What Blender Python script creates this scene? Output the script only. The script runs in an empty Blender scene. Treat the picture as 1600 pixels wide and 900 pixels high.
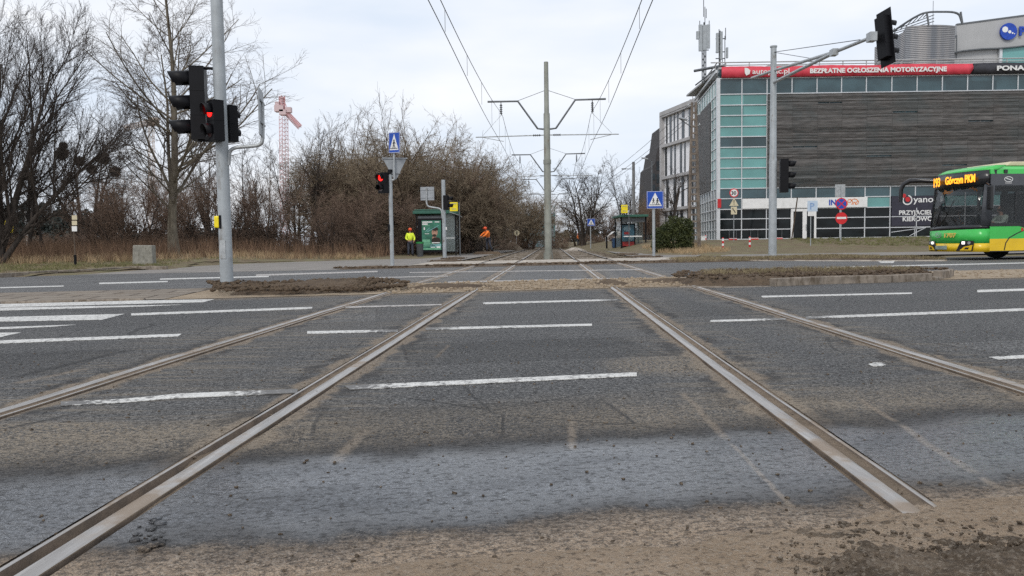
import bpy, math, random
import numpy as np
from mathutils import Vector, Matrix, Euler
C = bpy.context.scene.collection
R = math.radians
# ------------------------------------------------------------------ camera
EYE, FPX = 0.8, 1200.0
PITCH, ROLL = math.atan(71/1200), R(0.84)
cam = bpy.data.objects.new('camera', bpy.data.cameras.new('camera')); C.objects.link(cam)
cam.data.sensor_width = 36; cam.data.lens = 27.0
cam.data.clip_start = 0.05; cam.data.clip_end = 6000
MC = Matrix.Rotation(math.pi/2-PITCH, 4, 'X') @ Matrix.Rotation(-ROLL, 4, 'Z')
cam.matrix_world = Matrix.Translation((0, 0, EYE)) @ MC
bpy.context.scene.camera = cam
# ------------------------------------------------------------------ sky, sun, exposure
w = bpy.data.worlds.new('World'); bpy.context.scene.world = w; w.use_nodes = True
SUN_EL, SUN_AZ = R(42), R(200)
def build_world():
    nt = w.node_tree; nt.nodes.clear(); N = nt.nodes.new; L = nt.links.new
    out = N('ShaderNodeOutputWorld'); bg = N('ShaderNodeBackground'); bg.inputs['Strength'].default_value = 0.1
    sky = N('ShaderNodeTexSky'); sky.sky_type = 'NISHITA'; sky.sun_disc = False
    sky.sun_elevation = SUN_EL; sky.sun_rotation = SUN_AZ; sky.air_density = 1.0; sky.dust_density = 2.0
    tc = N('ShaderNodeTexCoord'); mp = N('ShaderNodeMapping'); mp.inputs['Scale'].default_value = (1.1, 1.1, 4.0)
    nz = N('ShaderNodeTexNoise'); nz.inputs['Scale'].default_value = 2.2; nz.inputs['Detail'].default_value = 5; nz.inputs['Roughness'].default_value = .5
    cr = N('ShaderNodeValToRGB'); cr.color_ramp.elements[0].position = .34; cr.color_ramp.elements[1].position = .68
    cr.color_ramp.elements[0].color = (.655, .735, .85, 1); cr.color_ramp.elements[1].color = (.89, .90, .925, 1)
    mul = N('ShaderNodeVectorMath'); mul.operation = 'SCALE'; mul.inputs['Scale'].default_value = 9.4
    mx = N('ShaderNodeMix'); mx.data_type = 'RGBA'; mx.inputs['Factor'].default_value = .93
    L(tc.outputs['Generated'], mp.inputs['Vector']); L(mp.outputs[0], nz.inputs['Vector']); L(nz.outputs['Fac'], cr.inputs[0])
    L(cr.outputs[0], mul.inputs[0]); L(sky.outputs[0], mx.inputs[6]); L(mul.outputs[0], mx.inputs[7])
    L(mx.outputs[2], bg.inputs['Color']); L(bg.outputs[0], out.inputs[0])
build_world()
sl = bpy.data.lights.new('sun', 'SUN'); sl.energy = 1.1; sl.angle = R(14); sl.color = (1, .95, .88)
sun = bpy.data.objects.new('sun', sl); C.objects.link(sun)
sd = Vector((math.sin(SUN_AZ)*math.cos(SUN_EL), math.cos(SUN_AZ)*math.cos(SUN_EL), math.sin(SUN_EL)))
sun.rotation_euler = sd.to_track_quat('Z', 'Y').to_euler()
vs = bpy.context.scene.view_settings
vs.view_transform = 'Standard'; vs.look = 'None'; vs.exposure = 0.32; vs.gamma = 1.0; vs.use_curve_mapping = False
bpy.context.scene.cycles.max_bounces = 6; bpy.context.scene.cycles.transparent_max_bounces = 12
bpy.context.scene.cycles.use_denoising = False
# ------------------------------------------------------------------ helpers
M3 = np.array(MC.to_3x3())
def ray(x, y): return M3 @ np.array([(x-800)/FPX, (450-y)/FPX, -1.0])
def G(x, y, z=0.0):
    d = ray(x, y); t = (z-EYE)/d[2]; p = d*t; return (p[0], p[1])
def AT(x, y, Y):
    d = ray(x, y); t = Y/d[1]; p = d*t; return Vector((p[0], p[1], p[2]+EYE))
TH = R(10); EX, EN = (math.cos(TH), math.sin(TH)), (-math.sin(TH), math.cos(TH))
KR = 0.0515
def road_pt(xr, s):     # point where track line x' = xr crosses road line s
    # X = xr+KR*Y ; -X sin + Y cos = s
    Y = (s + xr*math.sin(TH))/(math.cos(TH)-KR*math.sin(TH)); return (xr+KR*Y, Y)
def ss(a, b, x):
    t = np.clip((x-a)/(b-a), 0, 1); return t*t*(3-2*t)
def rz(a): return Matrix.Rotation(a, 4, 'Z')

class NT:
    def __init__(s, name):
        s.m = bpy.data.materials.new(name); s.m.use_nodes = True; s.t = s.m.node_tree
        s.b = s.t.nodes['Principled BSDF']; s.o = s.t.nodes['Material Output']
        s.tc = s.t.nodes.new('ShaderNodeTexCoord'); s.P = s.tc.outputs['Object']
    def n(s, typ, ins=(), **kw):
        nd = s.t.nodes.new(typ)
        for k, v in kw.items(): setattr(nd, k, v)
        for k, v in (ins.items() if isinstance(ins, dict) else enumerate(ins)):
            if v is None: continue
            if isinstance(v, bpy.types.NodeSocket): s.t.links.new(v, nd.inputs[k])
            else:
                i = nd.inputs[k]
                if i.type == 'RGBA' and len(v) == 3: v = (*v, 1)
                i.default_value = v
        return nd
    def mth(s, op, a, b=None, c=None, clamp=False): return s.n('ShaderNodeMath', (a, b, c), operation=op, use_clamp=clamp).outputs[0]
    def add(s, a, b): return s.mth('ADD', a, b)
    def mul(s, a, b): return s.mth('MULTIPLY', a, b)
    def mx(s, f, a, b):
        nd = s.t.nodes.new('ShaderNodeMix'); nd.data_type = 'RGBA'; nd.clamp_factor = True
        for i, v in ((0, f), (6, a), (7, b)):
            if isinstance(v, bpy.types.NodeSocket): s.t.links.new(v, nd.inputs[i])
            else: nd.inputs[i].default_value = (*v, 1) if i > 0 and len(v) == 3 else v
        return nd.outputs[2]
    def noise(s, vec, scale, detail=4, rough=.55, dist=0): return s.n('ShaderNodeTexNoise', {'Vector': vec, 'Scale': scale, 'Detail': detail, 'Roughness': rough, 'Distortion': dist}).outputs[0]
    def sm(s, x, a, b, lo=0., hi=1.):
        return s.n('ShaderNodeMapRange', {'Value': x, 'From Min': a, 'From Max': b, 'To Min': lo, 'To Max': hi}, interpolation_type='SMOOTHSTEP').outputs[0]
    def band(s, x, a, b, c, d): return s.mul(s.sm(x, a, b), s.sm(x, c, d, 1., 0.))
    def mapv(s, vec, loc=(0, 0, 0), rot=(0, 0, 0), sc=(1, 1, 1), typ='POINT'):
        return s.n('ShaderNodeMapping', {'Vector': vec, 'Location': loc, 'Rotation': rot, 'Scale': sc}, vector_type=typ).outputs[0]
    def dot(s, a, b): return s.n('ShaderNodeVectorMath', (a, b), operation='DOT_PRODUCT').outputs['Value']
    def bump(s, h, strength=.5, dist=.01): return s.n('ShaderNodeBump', {'Height': h, 'Strength': strength, 'Distance': dist}).outputs[0]
    def set(s, **kw):
        for k, v in kw.items():
            k = k.replace('_', ' ')
            k = {'Spec': 'Specular IOR Level', 'Trans': 'Transmission Weight', 'Emit': 'Emission Color', 'EmitS': 'Emission Strength'}.get(k, k)
            if isinstance(v, bpy.types.NodeSocket): s.t.links.new(v, s.b.inputs[k])
            else: s.b.inputs[k].default_value = (*v, 1) if s.b.inputs[k].type == 'RGBA' and len(v) == 3 else v
        return s.m
def ov(m, f): return tuple(min(1, c*f) for c in m)
def mat(name, col, rough=.6, metal=0., var=.25, scale=4., bump=.0, bscale=40., dirt=None, dirtamt=.3, spec=.5, **kw):
    n = NT(name); f = n.noise(n.P, scale, 6, .65)
    c = n.mx(n.sm(f, .3, .7), ov(col, 1-var), ov(col, 1+var*.6))
    if dirt:
        g = n.noise(n.mapv(n.P, loc=(7, 3, 1), sc=(1, 1, .35)), scale*1.7, 8, .7)
        c = n.mx(n.sm(g, .62-dirtamt*.3, .8-dirtamt*.2), c, dirt)
    a = dict(Base_Color=c, Roughness=n.sm(f, 0, 1, max(0.02, rough-.1), min(1, rough+.1)), Metallic=metal, Spec=spec)
    if bump: a['Normal'] = n.bump(n.noise(n.P, bscale, 6, .7), bump, .01)
    a.update(kw); return n.set(**a)

def tag(o, label=None, cat=None, group=None, kind=None):
    if label: o['label'] = label
    if cat: o['category'] = cat
    if group: o['group'] = group
    if kind: o['kind'] = kind
    return o
def empty(name, loc, rot=0, label=None, cat=None, group=None):
    o = bpy.data.objects.new(name, None); C.objects.link(o); o.location = loc; o.rotation_euler = (0, 0, rot); o.empty_display_size = .3
    return tag(o, label, cat, group)
def link(name, me, m, parent=None):
    o = bpy.data.objects.new(name, me); C.objects.link(o)
    if m is not None and not me.materials:
        for q in (m if isinstance(m, (list, tuple)) else [m]): me.materials.append(q)
    if parent: o.parent = parent
    return o
def mesh_np(name, V, F, smooth=False, mi=None):
    V = np.asarray(V, dtype=np.float32); F = np.asarray(F, dtype=np.int32); k = F.shape[1]
    me = bpy.data.meshes.new(name); me.vertices.add(len(V)); me.vertices.foreach_set('co', V.ravel())
    me.loops.add(F.size); me.loops.foreach_set('vertex_index', F.ravel())
    me.polygons.add(len(F)); me.polygons.foreach_set('loop_start', np.arange(0, F.size, k, dtype=np.int32))
    me.polygons.foreach_set('loop_total', np.full(len(F), k, dtype=np.int32))
    if smooth: me.polygons.foreach_set('use_smooth', np.ones(len(F), dtype=bool))
    if mi is not None: me.polygons.foreach_set('material_index', np.asarray(mi, dtype=np.int32))
    me.update(calc_edges=True); me.validate(); return me
def ident(x): return x
class MB:
    """collects simple shapes; M is a matrix applied to what is added"""
    def __init__(s, M=None): s.v = []; s.f = []; s.mi = []; s.sm = []; s.M = M or Matrix()
    def _add(s, vs, fs, m=0, smooth=False, M=None):
        k = len(s.v); T = s.M @ M if M is not None else s.M
        s.v += [tuple(T @ Vector(p)) for p in vs]
        for f in fs: s.f.append([i+k for i in f]); s.mi.append(m); s.sm.append(smooth)
        return s
    def box(s, c, d, m=0, rot=None, taper=1.0):
        x, y, z = d[0]/2, d[1]/2, d[2]/2; t = taper
        vs = [(-x, -y, -z), (x, -y, -z), (x, y, -z), (-x, y, -z), (-x*t, -y*t, z), (x*t, -y*t, z), (x*t, y*t, z), (-x*t, y*t, z)]
        M = Matrix.Translation(c) @ (Euler(rot).to_matrix().to_4x4() if rot else Matrix())
        return s._add(vs, [(0, 3, 2, 1), (4, 5, 6, 7), (0, 1, 5, 4), (1, 2, 6, 5), (2, 3, 7, 6), (3, 0, 4, 7)], m, M=M)
    def b2(s, a, b, m=0): return s.box([(a[i]+b[i])/2 for i in range(3)], [abs(b[i]-a[i]) for i in range(3)], m)
    def tube(s, pts, r, n=8, m=0, cap=True, smooth=True):
        pts = [Vector(p) for p in pts]; rs = r if isinstance(r, (list, tuple)) else [r]*len(pts); vs = []; fs = []; u = None
        for i, p in enumerate(pts):
            a = pts[max(0, i-1)]; b = pts[min(len(pts)-1, i+1)]; t = (b-a).normalized()
            if u is None: u = t.orthogonal().normalized()
            u = (u-t*u.dot(t)).normalized(); v = t.cross(u)
            vs += [p+(u*math.cos(2*math.pi*(j+.5)/n)+v*math.sin(2*math.pi*(j+.5)/n))*rs[i] for j in range(n)]
        for i in range(len(pts)-1): fs += [(i*n+j, i*n+(j+1) % n, (i+1)*n+(j+1) % n, (i+1)*n+j) for j in range(n)]
        s._add(vs, fs, m, smooth)
        if cap: 
            k = len(pts)-1; s._add(vs[:n], [tuple(range(n))[::-1]], m); s._add(vs[k*n:], [tuple(range(n))], m)
        return s
    def sweep(s, pts, r, n=8, m=0, k=5):     # smoothed tube
        P = [Vector(p) for p in pts]; out = [P[0]]
        for i in range(1, len(P)-1):
            a = P[i]+(P[i-1]-P[i])*.35; b = P[i]+(P[i+1]-P[i])*.35
            for j in range(k+1):
                t = j/k; out.append(a*(1-t)**2+P[i]*2*t*(1-t)+b*t*t)
        out.append(P[-1]); return s.tube(out, r, n, m)
    def cone(s, p, ax, r0, r1, h, n=16, m=0): 
        a = Vector(ax).normalized(); return s.tube([Vector(p), Vector(p)+a*h], [r0, r1], n, m)
    def prism(s, pts, t, m=0, M=None, smooth=False):   # polygon in local xz, thickness t along -y (front face at y=0 .. back y=t)
        n = len(pts); vs = [(x, 0, z) for x, z in pts]+[(x, t, z) for x, z in pts]
        return s._add(vs, [tuple(range(n)), tuple(range(n, 2*n))[::-1]]+[(i, i+n, (i+1) % n+n, (i+1) % n) for i in range(n)], m, M=M)
    def disc(s, c, r, t, m=0, n=28, rx=None):
        return s.prism([(c[0]+(rx or r)*math.cos(2*math.pi*i/n), c[2]+r*math.sin(2*math.pi*i/n)) for i in range(n)], t, m, M=Matrix.Translation((0, c[1], 0)))
    def line(s, a, b, wd, y, t=.002, m=0):   # stroke in xz plane
        a = Vector(a); b = Vector(b); d = (b-a).normalized(); q = Vector((-d[1], d[0]))*wd/2
        return s.prism([tuple(a-q), tuple(b-q), tuple(b+q), tuple(a+q)], t, m, M=Matrix.Translation((0, y, 0)))
    def quad(s, a, b, c, d, m=0): return s._add([a, b, c, d], [(0, 1, 2, 3)], m)
    def ball(s, c, r, m=0, n=10, sc=(1, 1, 1)):
        vs = []; fs = []
        for i in range(n+1):
            for j in range(n*2):
                a = math.pi*i/n; b = math.pi*j/n; vs.append((c[0]+r*sc[0]*math.sin(a)*math.cos(b), c[1]+r*sc[1]*math.sin(a)*math.sin(b), c[2]+r*sc[2]*math.cos(a)))
        q = 2*n
        for i in range(n): fs += [(i*q+j, (i+1)*q+j, (i+1)*q+(j+1) % q, i*q+(j+1) % q) for j in range(q)]
        return s._add(vs, fs, m, True)
    def build(s, name, m, parent=None, bevel=0, label=None, segs=2):
        me = bpy.data.meshes.new(name); me.from_pydata(s.v, [], s.f)
        me.polygons.foreach_set('material_index', s.mi); me.polygons.foreach_set('use_smooth', s.sm); me.update()
        o = link(name, me, m, parent)
        if bevel:
            b = o.modifiers.new('bevel', 'BEVEL'); b.width = bevel; b.segments = segs; b.limit_method = 'ANGLE'; b.angle_limit = R(40)
        if label: o['label'] = label
        return o
def text(name, s, size, m, parent, M, depth=.01, bold=0., align='LEFT', sx=1.0, shear=0):
    cu = bpy.data.curves.new(name, 'FONT'); cu.body = s; cu.size = size; cu.extrude = depth/2; cu.offset = bold; cu.align_x = align; cu.resolution_u = 3; cu.shear = shear
    o = bpy.data.objects.new(name, cu); C.objects.link(o)
    dg = bpy.context.evaluated_depsgraph_get(); dg.update()
    me = bpy.data.meshes.new_from_object(o.evaluated_get(dg)); bpy.data.objects.remove(o)
    me.transform(M @ Matrix.Rotation(math.pi/2, 4, 'X') @ Matrix.Diagonal((sx, 1, 1, 1)))
    me.materials.clear(); return link(name, me, m, parent)
# ---- polygons, patches, scatter
def inpoly(P, x, y):
    P = np.asarray(P); r = np.zeros(x.shape, bool); j = len(P)-1
    for i in range(len(P)):
        xi, yi = P[i]; xj, yj = P[j]
        c = ((yi > y) != (yj > y)) & (x < (xj-xi)*(y-yi)/((yj-yi) or 1e-9)+xi); r ^= c; j = i
    return r
def edist(P, x, y):
    P = np.asarray(P); d = np.full(x.shape, 1e9)
    for i in range(len(P)):
        a = P[i]; b = P[(i+1) % len(P)]; ab = b-a; t = np.clip(((x-a[0])*ab[0]+(y-a[1])*ab[1])/(ab@ab+1e-12), 0, 1)
        d = np.minimum(d, np.hypot(x-a[0]-t*ab[0], y-a[1]-t*ab[1]))
    return d
def vnoise(x, y, sc, seed, oct=4, rough=.5):
    out = 0; amp = 1; tot = 0
    for o in range(oct):
        rg = np.random.RandomState(seed+o*17); T = rg.rand(256, 256)
        u = x*sc; v = y*sc; i = np.floor(u).astype(int); j = np.floor(v).astype(int); fu = u-i; fv = v-j
        fu = fu*fu*(3-2*fu); fv = fv*fv*(3-2*fv)
        a = T[i % 256, j % 256]; b = T[(i+1) % 256, j % 256]; c = T[i % 256, (j+1) % 256]; d = T[(i+1) % 256, (j+1) % 256]
        out = out+amp*((a*(1-fu)+b*fu)*(1-fv)+(c*(1-fu)+d*fu)*fv); tot += amp; amp *= rough; sc *= 2.03
    return out/tot-.5
def patch(name, poly, res, hfun, m, kind='structure', label=None, cat=None, smooth=True):
    P = np.asarray(poly, float); x0, y0 = P.min(0)-res; x1, y1 = P.max(0)+res
    nx = int((x1-x0)/res)+2; ny = int((y1-y0)/res)+2
    X, Y = np.meshgrid(x0+np.arange(nx)*res, y0+np.arange(ny)*res); ins = inpoly(P, X, Y); d = np.where(ins, edist(P, X, Y), -edist(P, X, Y))
    Z = hfun(X, Y, d); keep = d > -res*1.5
    idx = np.arange(nx*ny).reshape(ny, nx)
    k = keep[:-1, :-1] & keep[1:, :-1] & keep[:-1, 1:] & keep[1:, 1:]
    F = np.stack([idx[:-1, :-1][k], idx[:-1, 1:][k], idx[1:, 1:][k], idx[1:, :-1][k]], 1)
    V = np.stack([X.ravel(), Y.ravel(), Z.ravel()], 1); used, inv = np.unique(F, return_inverse=True)
    o = link(name, mesh_np(name, V[used], inv.reshape(F.shape), smooth), m); return tag(o, label, cat, None, kind)
def pick(poly, n, rg):
    P = np.asarray(poly, float); a, b = P.min(0), P.max(0); out = []
    while sum(len(q) for q in out) < n:
        q = a+(b-a)*rg.rand(n*2, 2); out.append(q[inpoly(P, q[:, 0], q[:, 1])])
    return np.concatenate(out)[:n]
def blades(name, poly, n, h, wd, lean, zf, m, label, cat, seed=1, tuft=0, hv=.5):
    rg = np.random.RandomState(seed)
    if tuft:
        c = pick(poly, max(1, n//tuft), rg); p = np.repeat(c, tuft, 0)+rg.normal(0, .05+h*.12, (len(c)*tuft, 2))
    else: p = pick(poly, n, rg)
    n = len(p); z = zf(p[:, 0], p[:, 1]); a = rg.rand(n)*6.283; H = h*(1-hv+hv*rg.rand(n)*1.6); l = lean*H*rg.rand(n)*1.5; b = rg.rand(n)*6.283
    bx = np.cos(a)*wd; by = np.sin(a)*wd; B = np.stack([p[:, 0], p[:, 1], z-.01], 1); W = np.stack([bx, by, 0*bx], 1)
    T = B+np.stack([np.cos(b)*l, np.sin(b)*l, H], 1); Mi = (B*.45+T*.55); Mi[:, 2] += H*.08
    V = np.stack([B-W, B+W, Mi+W*.7, Mi-W*.7, T+W*.12, T-W*.12], 1).reshape(-1, 3); k = np.arange(n)[:, None]*6
    F = np.concatenate([k+np.array([0, 1, 2, 3]), k+np.array([3, 2, 4, 5])], 0)
    return tag(link(name, mesh_np(name, V, F), m), label, cat, None, 'stuff')
def clods(name, poly, n, r, zf, m, label, cat, seed=1, flat=.7, parent=None, sub=True):
    rg = np.random.RandomState(seed); p = pick(poly, n, rg); R0 = r*(.35+rg.rand(n)**3*1.6)
    ico = np.array([(0, 0, 1), (.89, 0, .45), (.28, .85, .45), (-.72, .53, .45), (-.72, -.53, .45), (.28, -.85, .45), (.72, .53, -.45), (-.28, .85, -.45), (-.89, 0, -.45), (-.28, -.85, -.45), (.72, -.53, -.45), (0, 0, -1)])
    fc = np.array([(0, 1, 2), (0, 2, 3), (0, 3, 4), (0, 4, 5), (0, 5, 1), (1, 6, 2), (2, 7, 3), (3, 8, 4), (4, 9, 5), (5, 10, 1), (6, 7, 2), (7, 8, 3), (8, 9, 4), (9, 10, 5), (10, 6, 1), (11, 7, 6), (11, 8, 7), (11, 9, 8), (11, 10, 9), (11, 6, 10)])
    a = rg.rand(n)*6.283; sx = .7+.6*rg.rand(n); V = ico[None]*(1+.25*rg.normal(0, 1, (n, 12, 1)))
    V = V*np.stack([sx, 1/sx, np.full(n, flat)], 1)[:, None]*R0[:, None, None]
    c, s_ = np.cos(a)[:, None], np.sin(a)[:, None]; x = V[..., 0]*c-V[..., 1]*s_; y = V[..., 0]*s_+V[..., 1]*c
    V = np.stack([x+p[:, :1], y+p[:, 1:], V[..., 2]+(zf(p[:, 0], p[:, 1])+R0*.25)[:, None]], 2).reshape(-1, 3)
    F = (np.arange(n)[:, None, None]*12+fc[None]).reshape(-1, 3)
    return tag(link(name, mesh_np(name, V, F), m, parent), label, cat, None, 'stuff')
# ------------------------------------------------------------------ ground materials
ASPH_SEGS = [  # worn scratches, tar seams and sand streaks in the road: (px a, px b, half width m, kind)
 ((518, 727), (574, 670), .035, 1), ((896, 705), (894, 655), .02, 1), ((1065, 612), (1140, 690), .022, 1), ((1140, 690), (1245, 800), .012, 1),
 ((1340, 622), (1400, 660), .02, 1), ((1400, 660), (1530, 745), .022, 1), ((1530, 745), (1600, 785), .02, 1), ((680, 560), (702, 538), .02, 1),
 ((1328, 521), (1366, 540), .01, 1), ((1130, 522), (1165, 534), .012, 1), ((1440, 548), (1600, 622), .012, 0), ((0, 595), (210, 545), .05, 0),
 ((1290, 515), (1450, 560), .02, 0), ((0, 672), (150, 640), .025, 0), ((900, 462), (1010, 480), .03, 0), ((20, 600), (140, 575), .05, 1), ((225, 820), (250, 850), .05, 0)]
def road_mat(name, far=False):
    n = NT(name); P = n.P
    nzv = n.n('ShaderNodeTexNoise', {'Vector': P, 'Scale': 2.6, 'Detail': 5, 'Roughness': .6}).outputs['Color']
    off = n.n('ShaderNodeVectorMath', (nzv, (.5, .5, .5)), operation='SUBTRACT').outputs[0]
    offs = n.n('ShaderNodeVectorMath', {0: off, 'Scale': .34}, operation='SCALE').outputs[0]
    Pd = n.n('ShaderNodeVectorMath', (P, offs), operation='ADD').outputs[0]
    s = n.dot(Pd, (EN[0], EN[1], 0)); xr = n.dot(Pd, (1, -KR, 0)); xr0 = n.dot(P, (1, -KR, 0))
    U = n.mapv(P, rot=(0, 0, -TH))
    vor = n.n('ShaderNodeTexVoronoi', {'Vector': P, 'Scale': 150., 'Randomness': 1.}); g1 = vor.outputs['Color']; gd = vor.outputs['Distance']
    gv = n.n('ShaderNodeSeparateColor', {0: g1}).outputs[0]
    gb = n.noise(P, 62, 3, .8); pat = n.noise(n.mapv(U, sc=(.16, .9, 1)), 1.0, 6, .62); blot = n.noise(P, 1.7, 7, .7)
    streak = n.noise(n.mapv(U, sc=(.35, 7, 1)), 1.0, 6, .7)
    base = n.mx(n.sm(pat, .3, .72), (.070, .070, .072), (.135, .133, .131))
    base = n.mx(n.mul(n.sm(streak, .45, .75), .5), base, (.21, .205, .20)); base = n.mx(n.mul(n.sm(streak, .42, .25), .5), base, (.055, .054, .055))
    base = n.mx(n.mul(n.sm(blot, .5, .78), .45), base, (.055, .052, .052))
    base = n.mx(n.mul(n.sm(gv, .6, 1.), .75), base, (.40, .39, .375)); base = n.mx(n.mul(n.sm(gv, .35, .0), .65), base, (.03, .029, .029))
    base = n.mx(n.mul(n.sm(gb, .52, .40), .85), base, (.022, .021, .021)); base = n.mx(n.mul(n.sm(gb, .56, .68), .5), base, (.30, .29, .28))
    pit = n.sm(n.noise(n.mapv(U, sc=(.8, 1.25, 1)), 36, 4, .72), .47, .37); base = n.mx(n.mul(pit, .75), base, (.02, .019, .019))
    # reddish worn strip around the rails and rubbed sand
    m = None
    rails = (-2.70, -1.32, 1.06, 2.44)
    for c in rails:
        dd = n.mth('ABSOLUTE', n.mth('SUBTRACT', xr, c)); k = n.sm(dd, .11, .17, 1, 0); k2 = n.sm(dd, .15, 1.2 if c < -2 else .7, 1, 0)
        m = k if m is None else n.mth('MAXIMUM', m, k); m2 = k2 if c == rails[0] else n.mth('MAXIMUM', m2, k2)
    sn = n.noise(n.mapv(P, rot=(0, 0, R(-20)), sc=(1.1, 13, 1)), 1.0, 7, .72); sandn = n.noise(P, 9, 8, .8)
    sand = n.mx(sandn, (.33, .26, .185), (.20, .155, .115))
    f = n.mul(n.mul(m2, n.sm(sn, .46, .62)), .72); col = n.mx(f, base, (.27, .225, .17))
    dk = None
    for c in rails:
        dd = n.mth('ABSOLUTE', n.mth('SUBTRACT', n.add(xr, n.mul(n.mth('SUBTRACT', n.noise(P, 5, 4, .7), .5), .35)), c)); k = n.band(dd, .10, .15, .19, .30); dk = k if dk is None else n.mth('MAXIMUM', dk, k)
    col = n.mx(n.mul(n.mul(dk, n.sm(n.noise(P, 2.1, 5, .7), .44, .56)), .8), col, (.035, .031, .029))
    col = n.mx(n.mul(m, n.sm(sandn, .2, .5, .55, .95)), col, sand)
    rough = n.sm(gb, .2, .8, .55, .85)
    if not far:
        d1 = n.band(s, 2.93, 3.12, 3.35, 4.0); dn = n.mul(d1, n.sm(n.add(n.mul(gv, .45), n.mul(blot, .75)), .42, .78)); col = n.mx(n.mul(dn, .85), col, (.30, .245, .18))
        wet = n.band(s, 2.08, 2.26, 2.80, 3.02); wcol = n.mx(n.sm(gv, .3, 1.), (.030, .033, .040), (.13, .14, .16)); wcol = n.mx(n.sm(gb, .52, .40), wcol, (.015, .016, .02)); wcol = n.mx(n.mul(pit, .9), wcol, (.010, .010, .012)); col = n.mx(n.mul(wet, .93), col, wcol)
        dark = n.mth('MAXIMUM', n.band(s, 2.76, 2.88, 3.0, 3.3), n.band(s, 2.0, 2.08, 2.2, 2.38)); col = n.mx(n.mul(dark, .7), col, (.03, .027, .026))
        sd = n.sm(s, 2.26, 1.9); sandg = n.mx(n.sm(sandn, .3, .7), (.43, .325, .23), (.25, .185, .13)); sandg = n.mx(n.mul(n.sm(gv, .6, 1), .5), sandg, (.46, .39, .31)); sandg = n.mx(n.mul(n.sm(gb, .5, .4), .7), sandg, (.08, .06, .045)); col = n.mx(n.mul(sd, n.sm(n.add(n.mul(gv, .3), n.mul(sd, 1.2)), .3, .75)), col, sandg)
        ed = n.band(s, 11.9, 12.5, 13, 14); col = n.mx(n.mul(ed, n.sm(blot, .3, .6)), col, (.24, .19, .14))
        wetn = n.mul(n.mul(wet, n.sm(pit, 0., 1., 1., .25)), n.sm(n.noise(n.mapv(U, sc=(.7, 2.2, 1)), 1.6, 5, .6), .30, .58, .35, 1.))
        rough = n.mth('SUBTRACT', rough, n.mul(wetn, .42)); 
        spec = n.add(n.mul(wet, .55), .42)
        # cracked crocodile patch by the left rail of the right track, and scattered skid marks
        for (cx, cy, rx, ry) in ((1.05, 4.9, .55, .5), (-2.0, 3.3, .9, .25)):
            q = n.mapv(Pd, loc=(cx, cy, 0), sc=(rx, ry, 1), typ='TEXTURE'); ln = n.n('ShaderNodeVectorMath', (q,), operation='LENGTH').outputs['Value']
            col = n.mx(n.mul(n.sm(ln, 1.1, .5), n.sm(n.noise(P, 55, 3, .6), .47, .56)), col, (.30, .245, .18))
    else: spec = .45
    P3 = n.n('ShaderNodeVectorMath', (P, n.n('ShaderNodeVectorMath', {0: off, 'Scale': .06}, operation='SCALE').outputs[0]), operation='ADD').outputs[0]
    if not far:
        for a, b, hw, kd in ASPH_SEGS:
            A = Vector((*G(*a), 0)); B = Vector((*G(*b), 0)); d = B-A; L = d.length/2; an = math.atan2(d.y, d.x)
            q = n.mapv(P3, loc=tuple((A+B)/2), rot=(0, 0, an), sc=(L, hw, 1), typ='TEXTURE'); sx, sy, _ = n.n('ShaderNodeSeparateXYZ', (q,)).outputs
            k = n.mul(n.sm(n.mth('ABSOLUTE', sx), 1.0, .8), n.sm(n.mth('ABSOLUTE', sy), 1.3, .2)); k = n.mul(k, n.sm(sandn, .3, .55, .35, 1.))
            col = n.mx(n.mul(k, .55 if kd else .8), col, (.34, .27, .20) if kd else (.03, .028, .027))
    # thin crack web
    ev = n.n('ShaderNodeTexVoronoi', {'Vector': P3, 'Scale': .85}, feature='DISTANCE_TO_EDGE').outputs['Distance']
    ck = n.mul(n.sm(ev, .005, .002), n.sm(n.noise(P, .45, 3, .5), .5, .56)); ck = ck if far else n.mul(ck, n.sm(s, 2.3, 2.8)); col = n.mx(n.mul(ck, .6), col, (.02, .019, .019))
    h = n.add(n.mul(n.mth('SUBTRACT', 1., gd), .5), n.add(n.mul(gb, .9), n.mul(ck, -1.5)))
    h = n.add(h, n.add(n.mul(n.noise(P, 6, 4, .6), .8), n.mul(pit, -1.3)))
    # repair patches with their own tone and sealed edges
    for (cx, cy, an, lx, ly, f_) in ((.1, 5.7, 10, .9, .55, .72), (4.6, 5.2, 12, 1.3, .8, 1.25), (-3.9, 5.3, 10, .9, .6, .75), (2.0, 9.0, 10, .5, 1.0, .8), (-1.9, 8.7, 10, .35, .8, 1.22), (-.2, 3.5, 9, .7, .28, .8)) if not far else ():
        q = n.mapv(P3, loc=(cx, cy, 0), rot=(0, 0, R(an)), sc=(lx, ly, 1), typ='TEXTURE'); sx, sy, _ = n.n('ShaderNodeSeparateXYZ', (q,)).outputs; mm_ = n.mth('MAXIMUM', n.mth('ABSOLUTE', sx), n.mth('ABSOLUTE', sy))
        tone = n.n('ShaderNodeVectorMath', {0: col, 'Scale': f_}, operation='SCALE').outputs[0]; col = n.mx(n.sm(mm_, 1.0, .985), col, tone); col = n.mx(n.mul(n.band(mm_, .975, .99, 1.0, 1.02), n.sm(blot, .4, .55, .15, .7)), col, (.03, .028, .027))
    kw = {} if far else dict(Coat_Weight=n.mul(wetn, .75), Coat_Roughness=.22)
    return n.set(Base_Color=col, Roughness=rough, Spec=spec, **kw, Normal=n.bump(h, 1. if not far else .5, .016))
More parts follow.
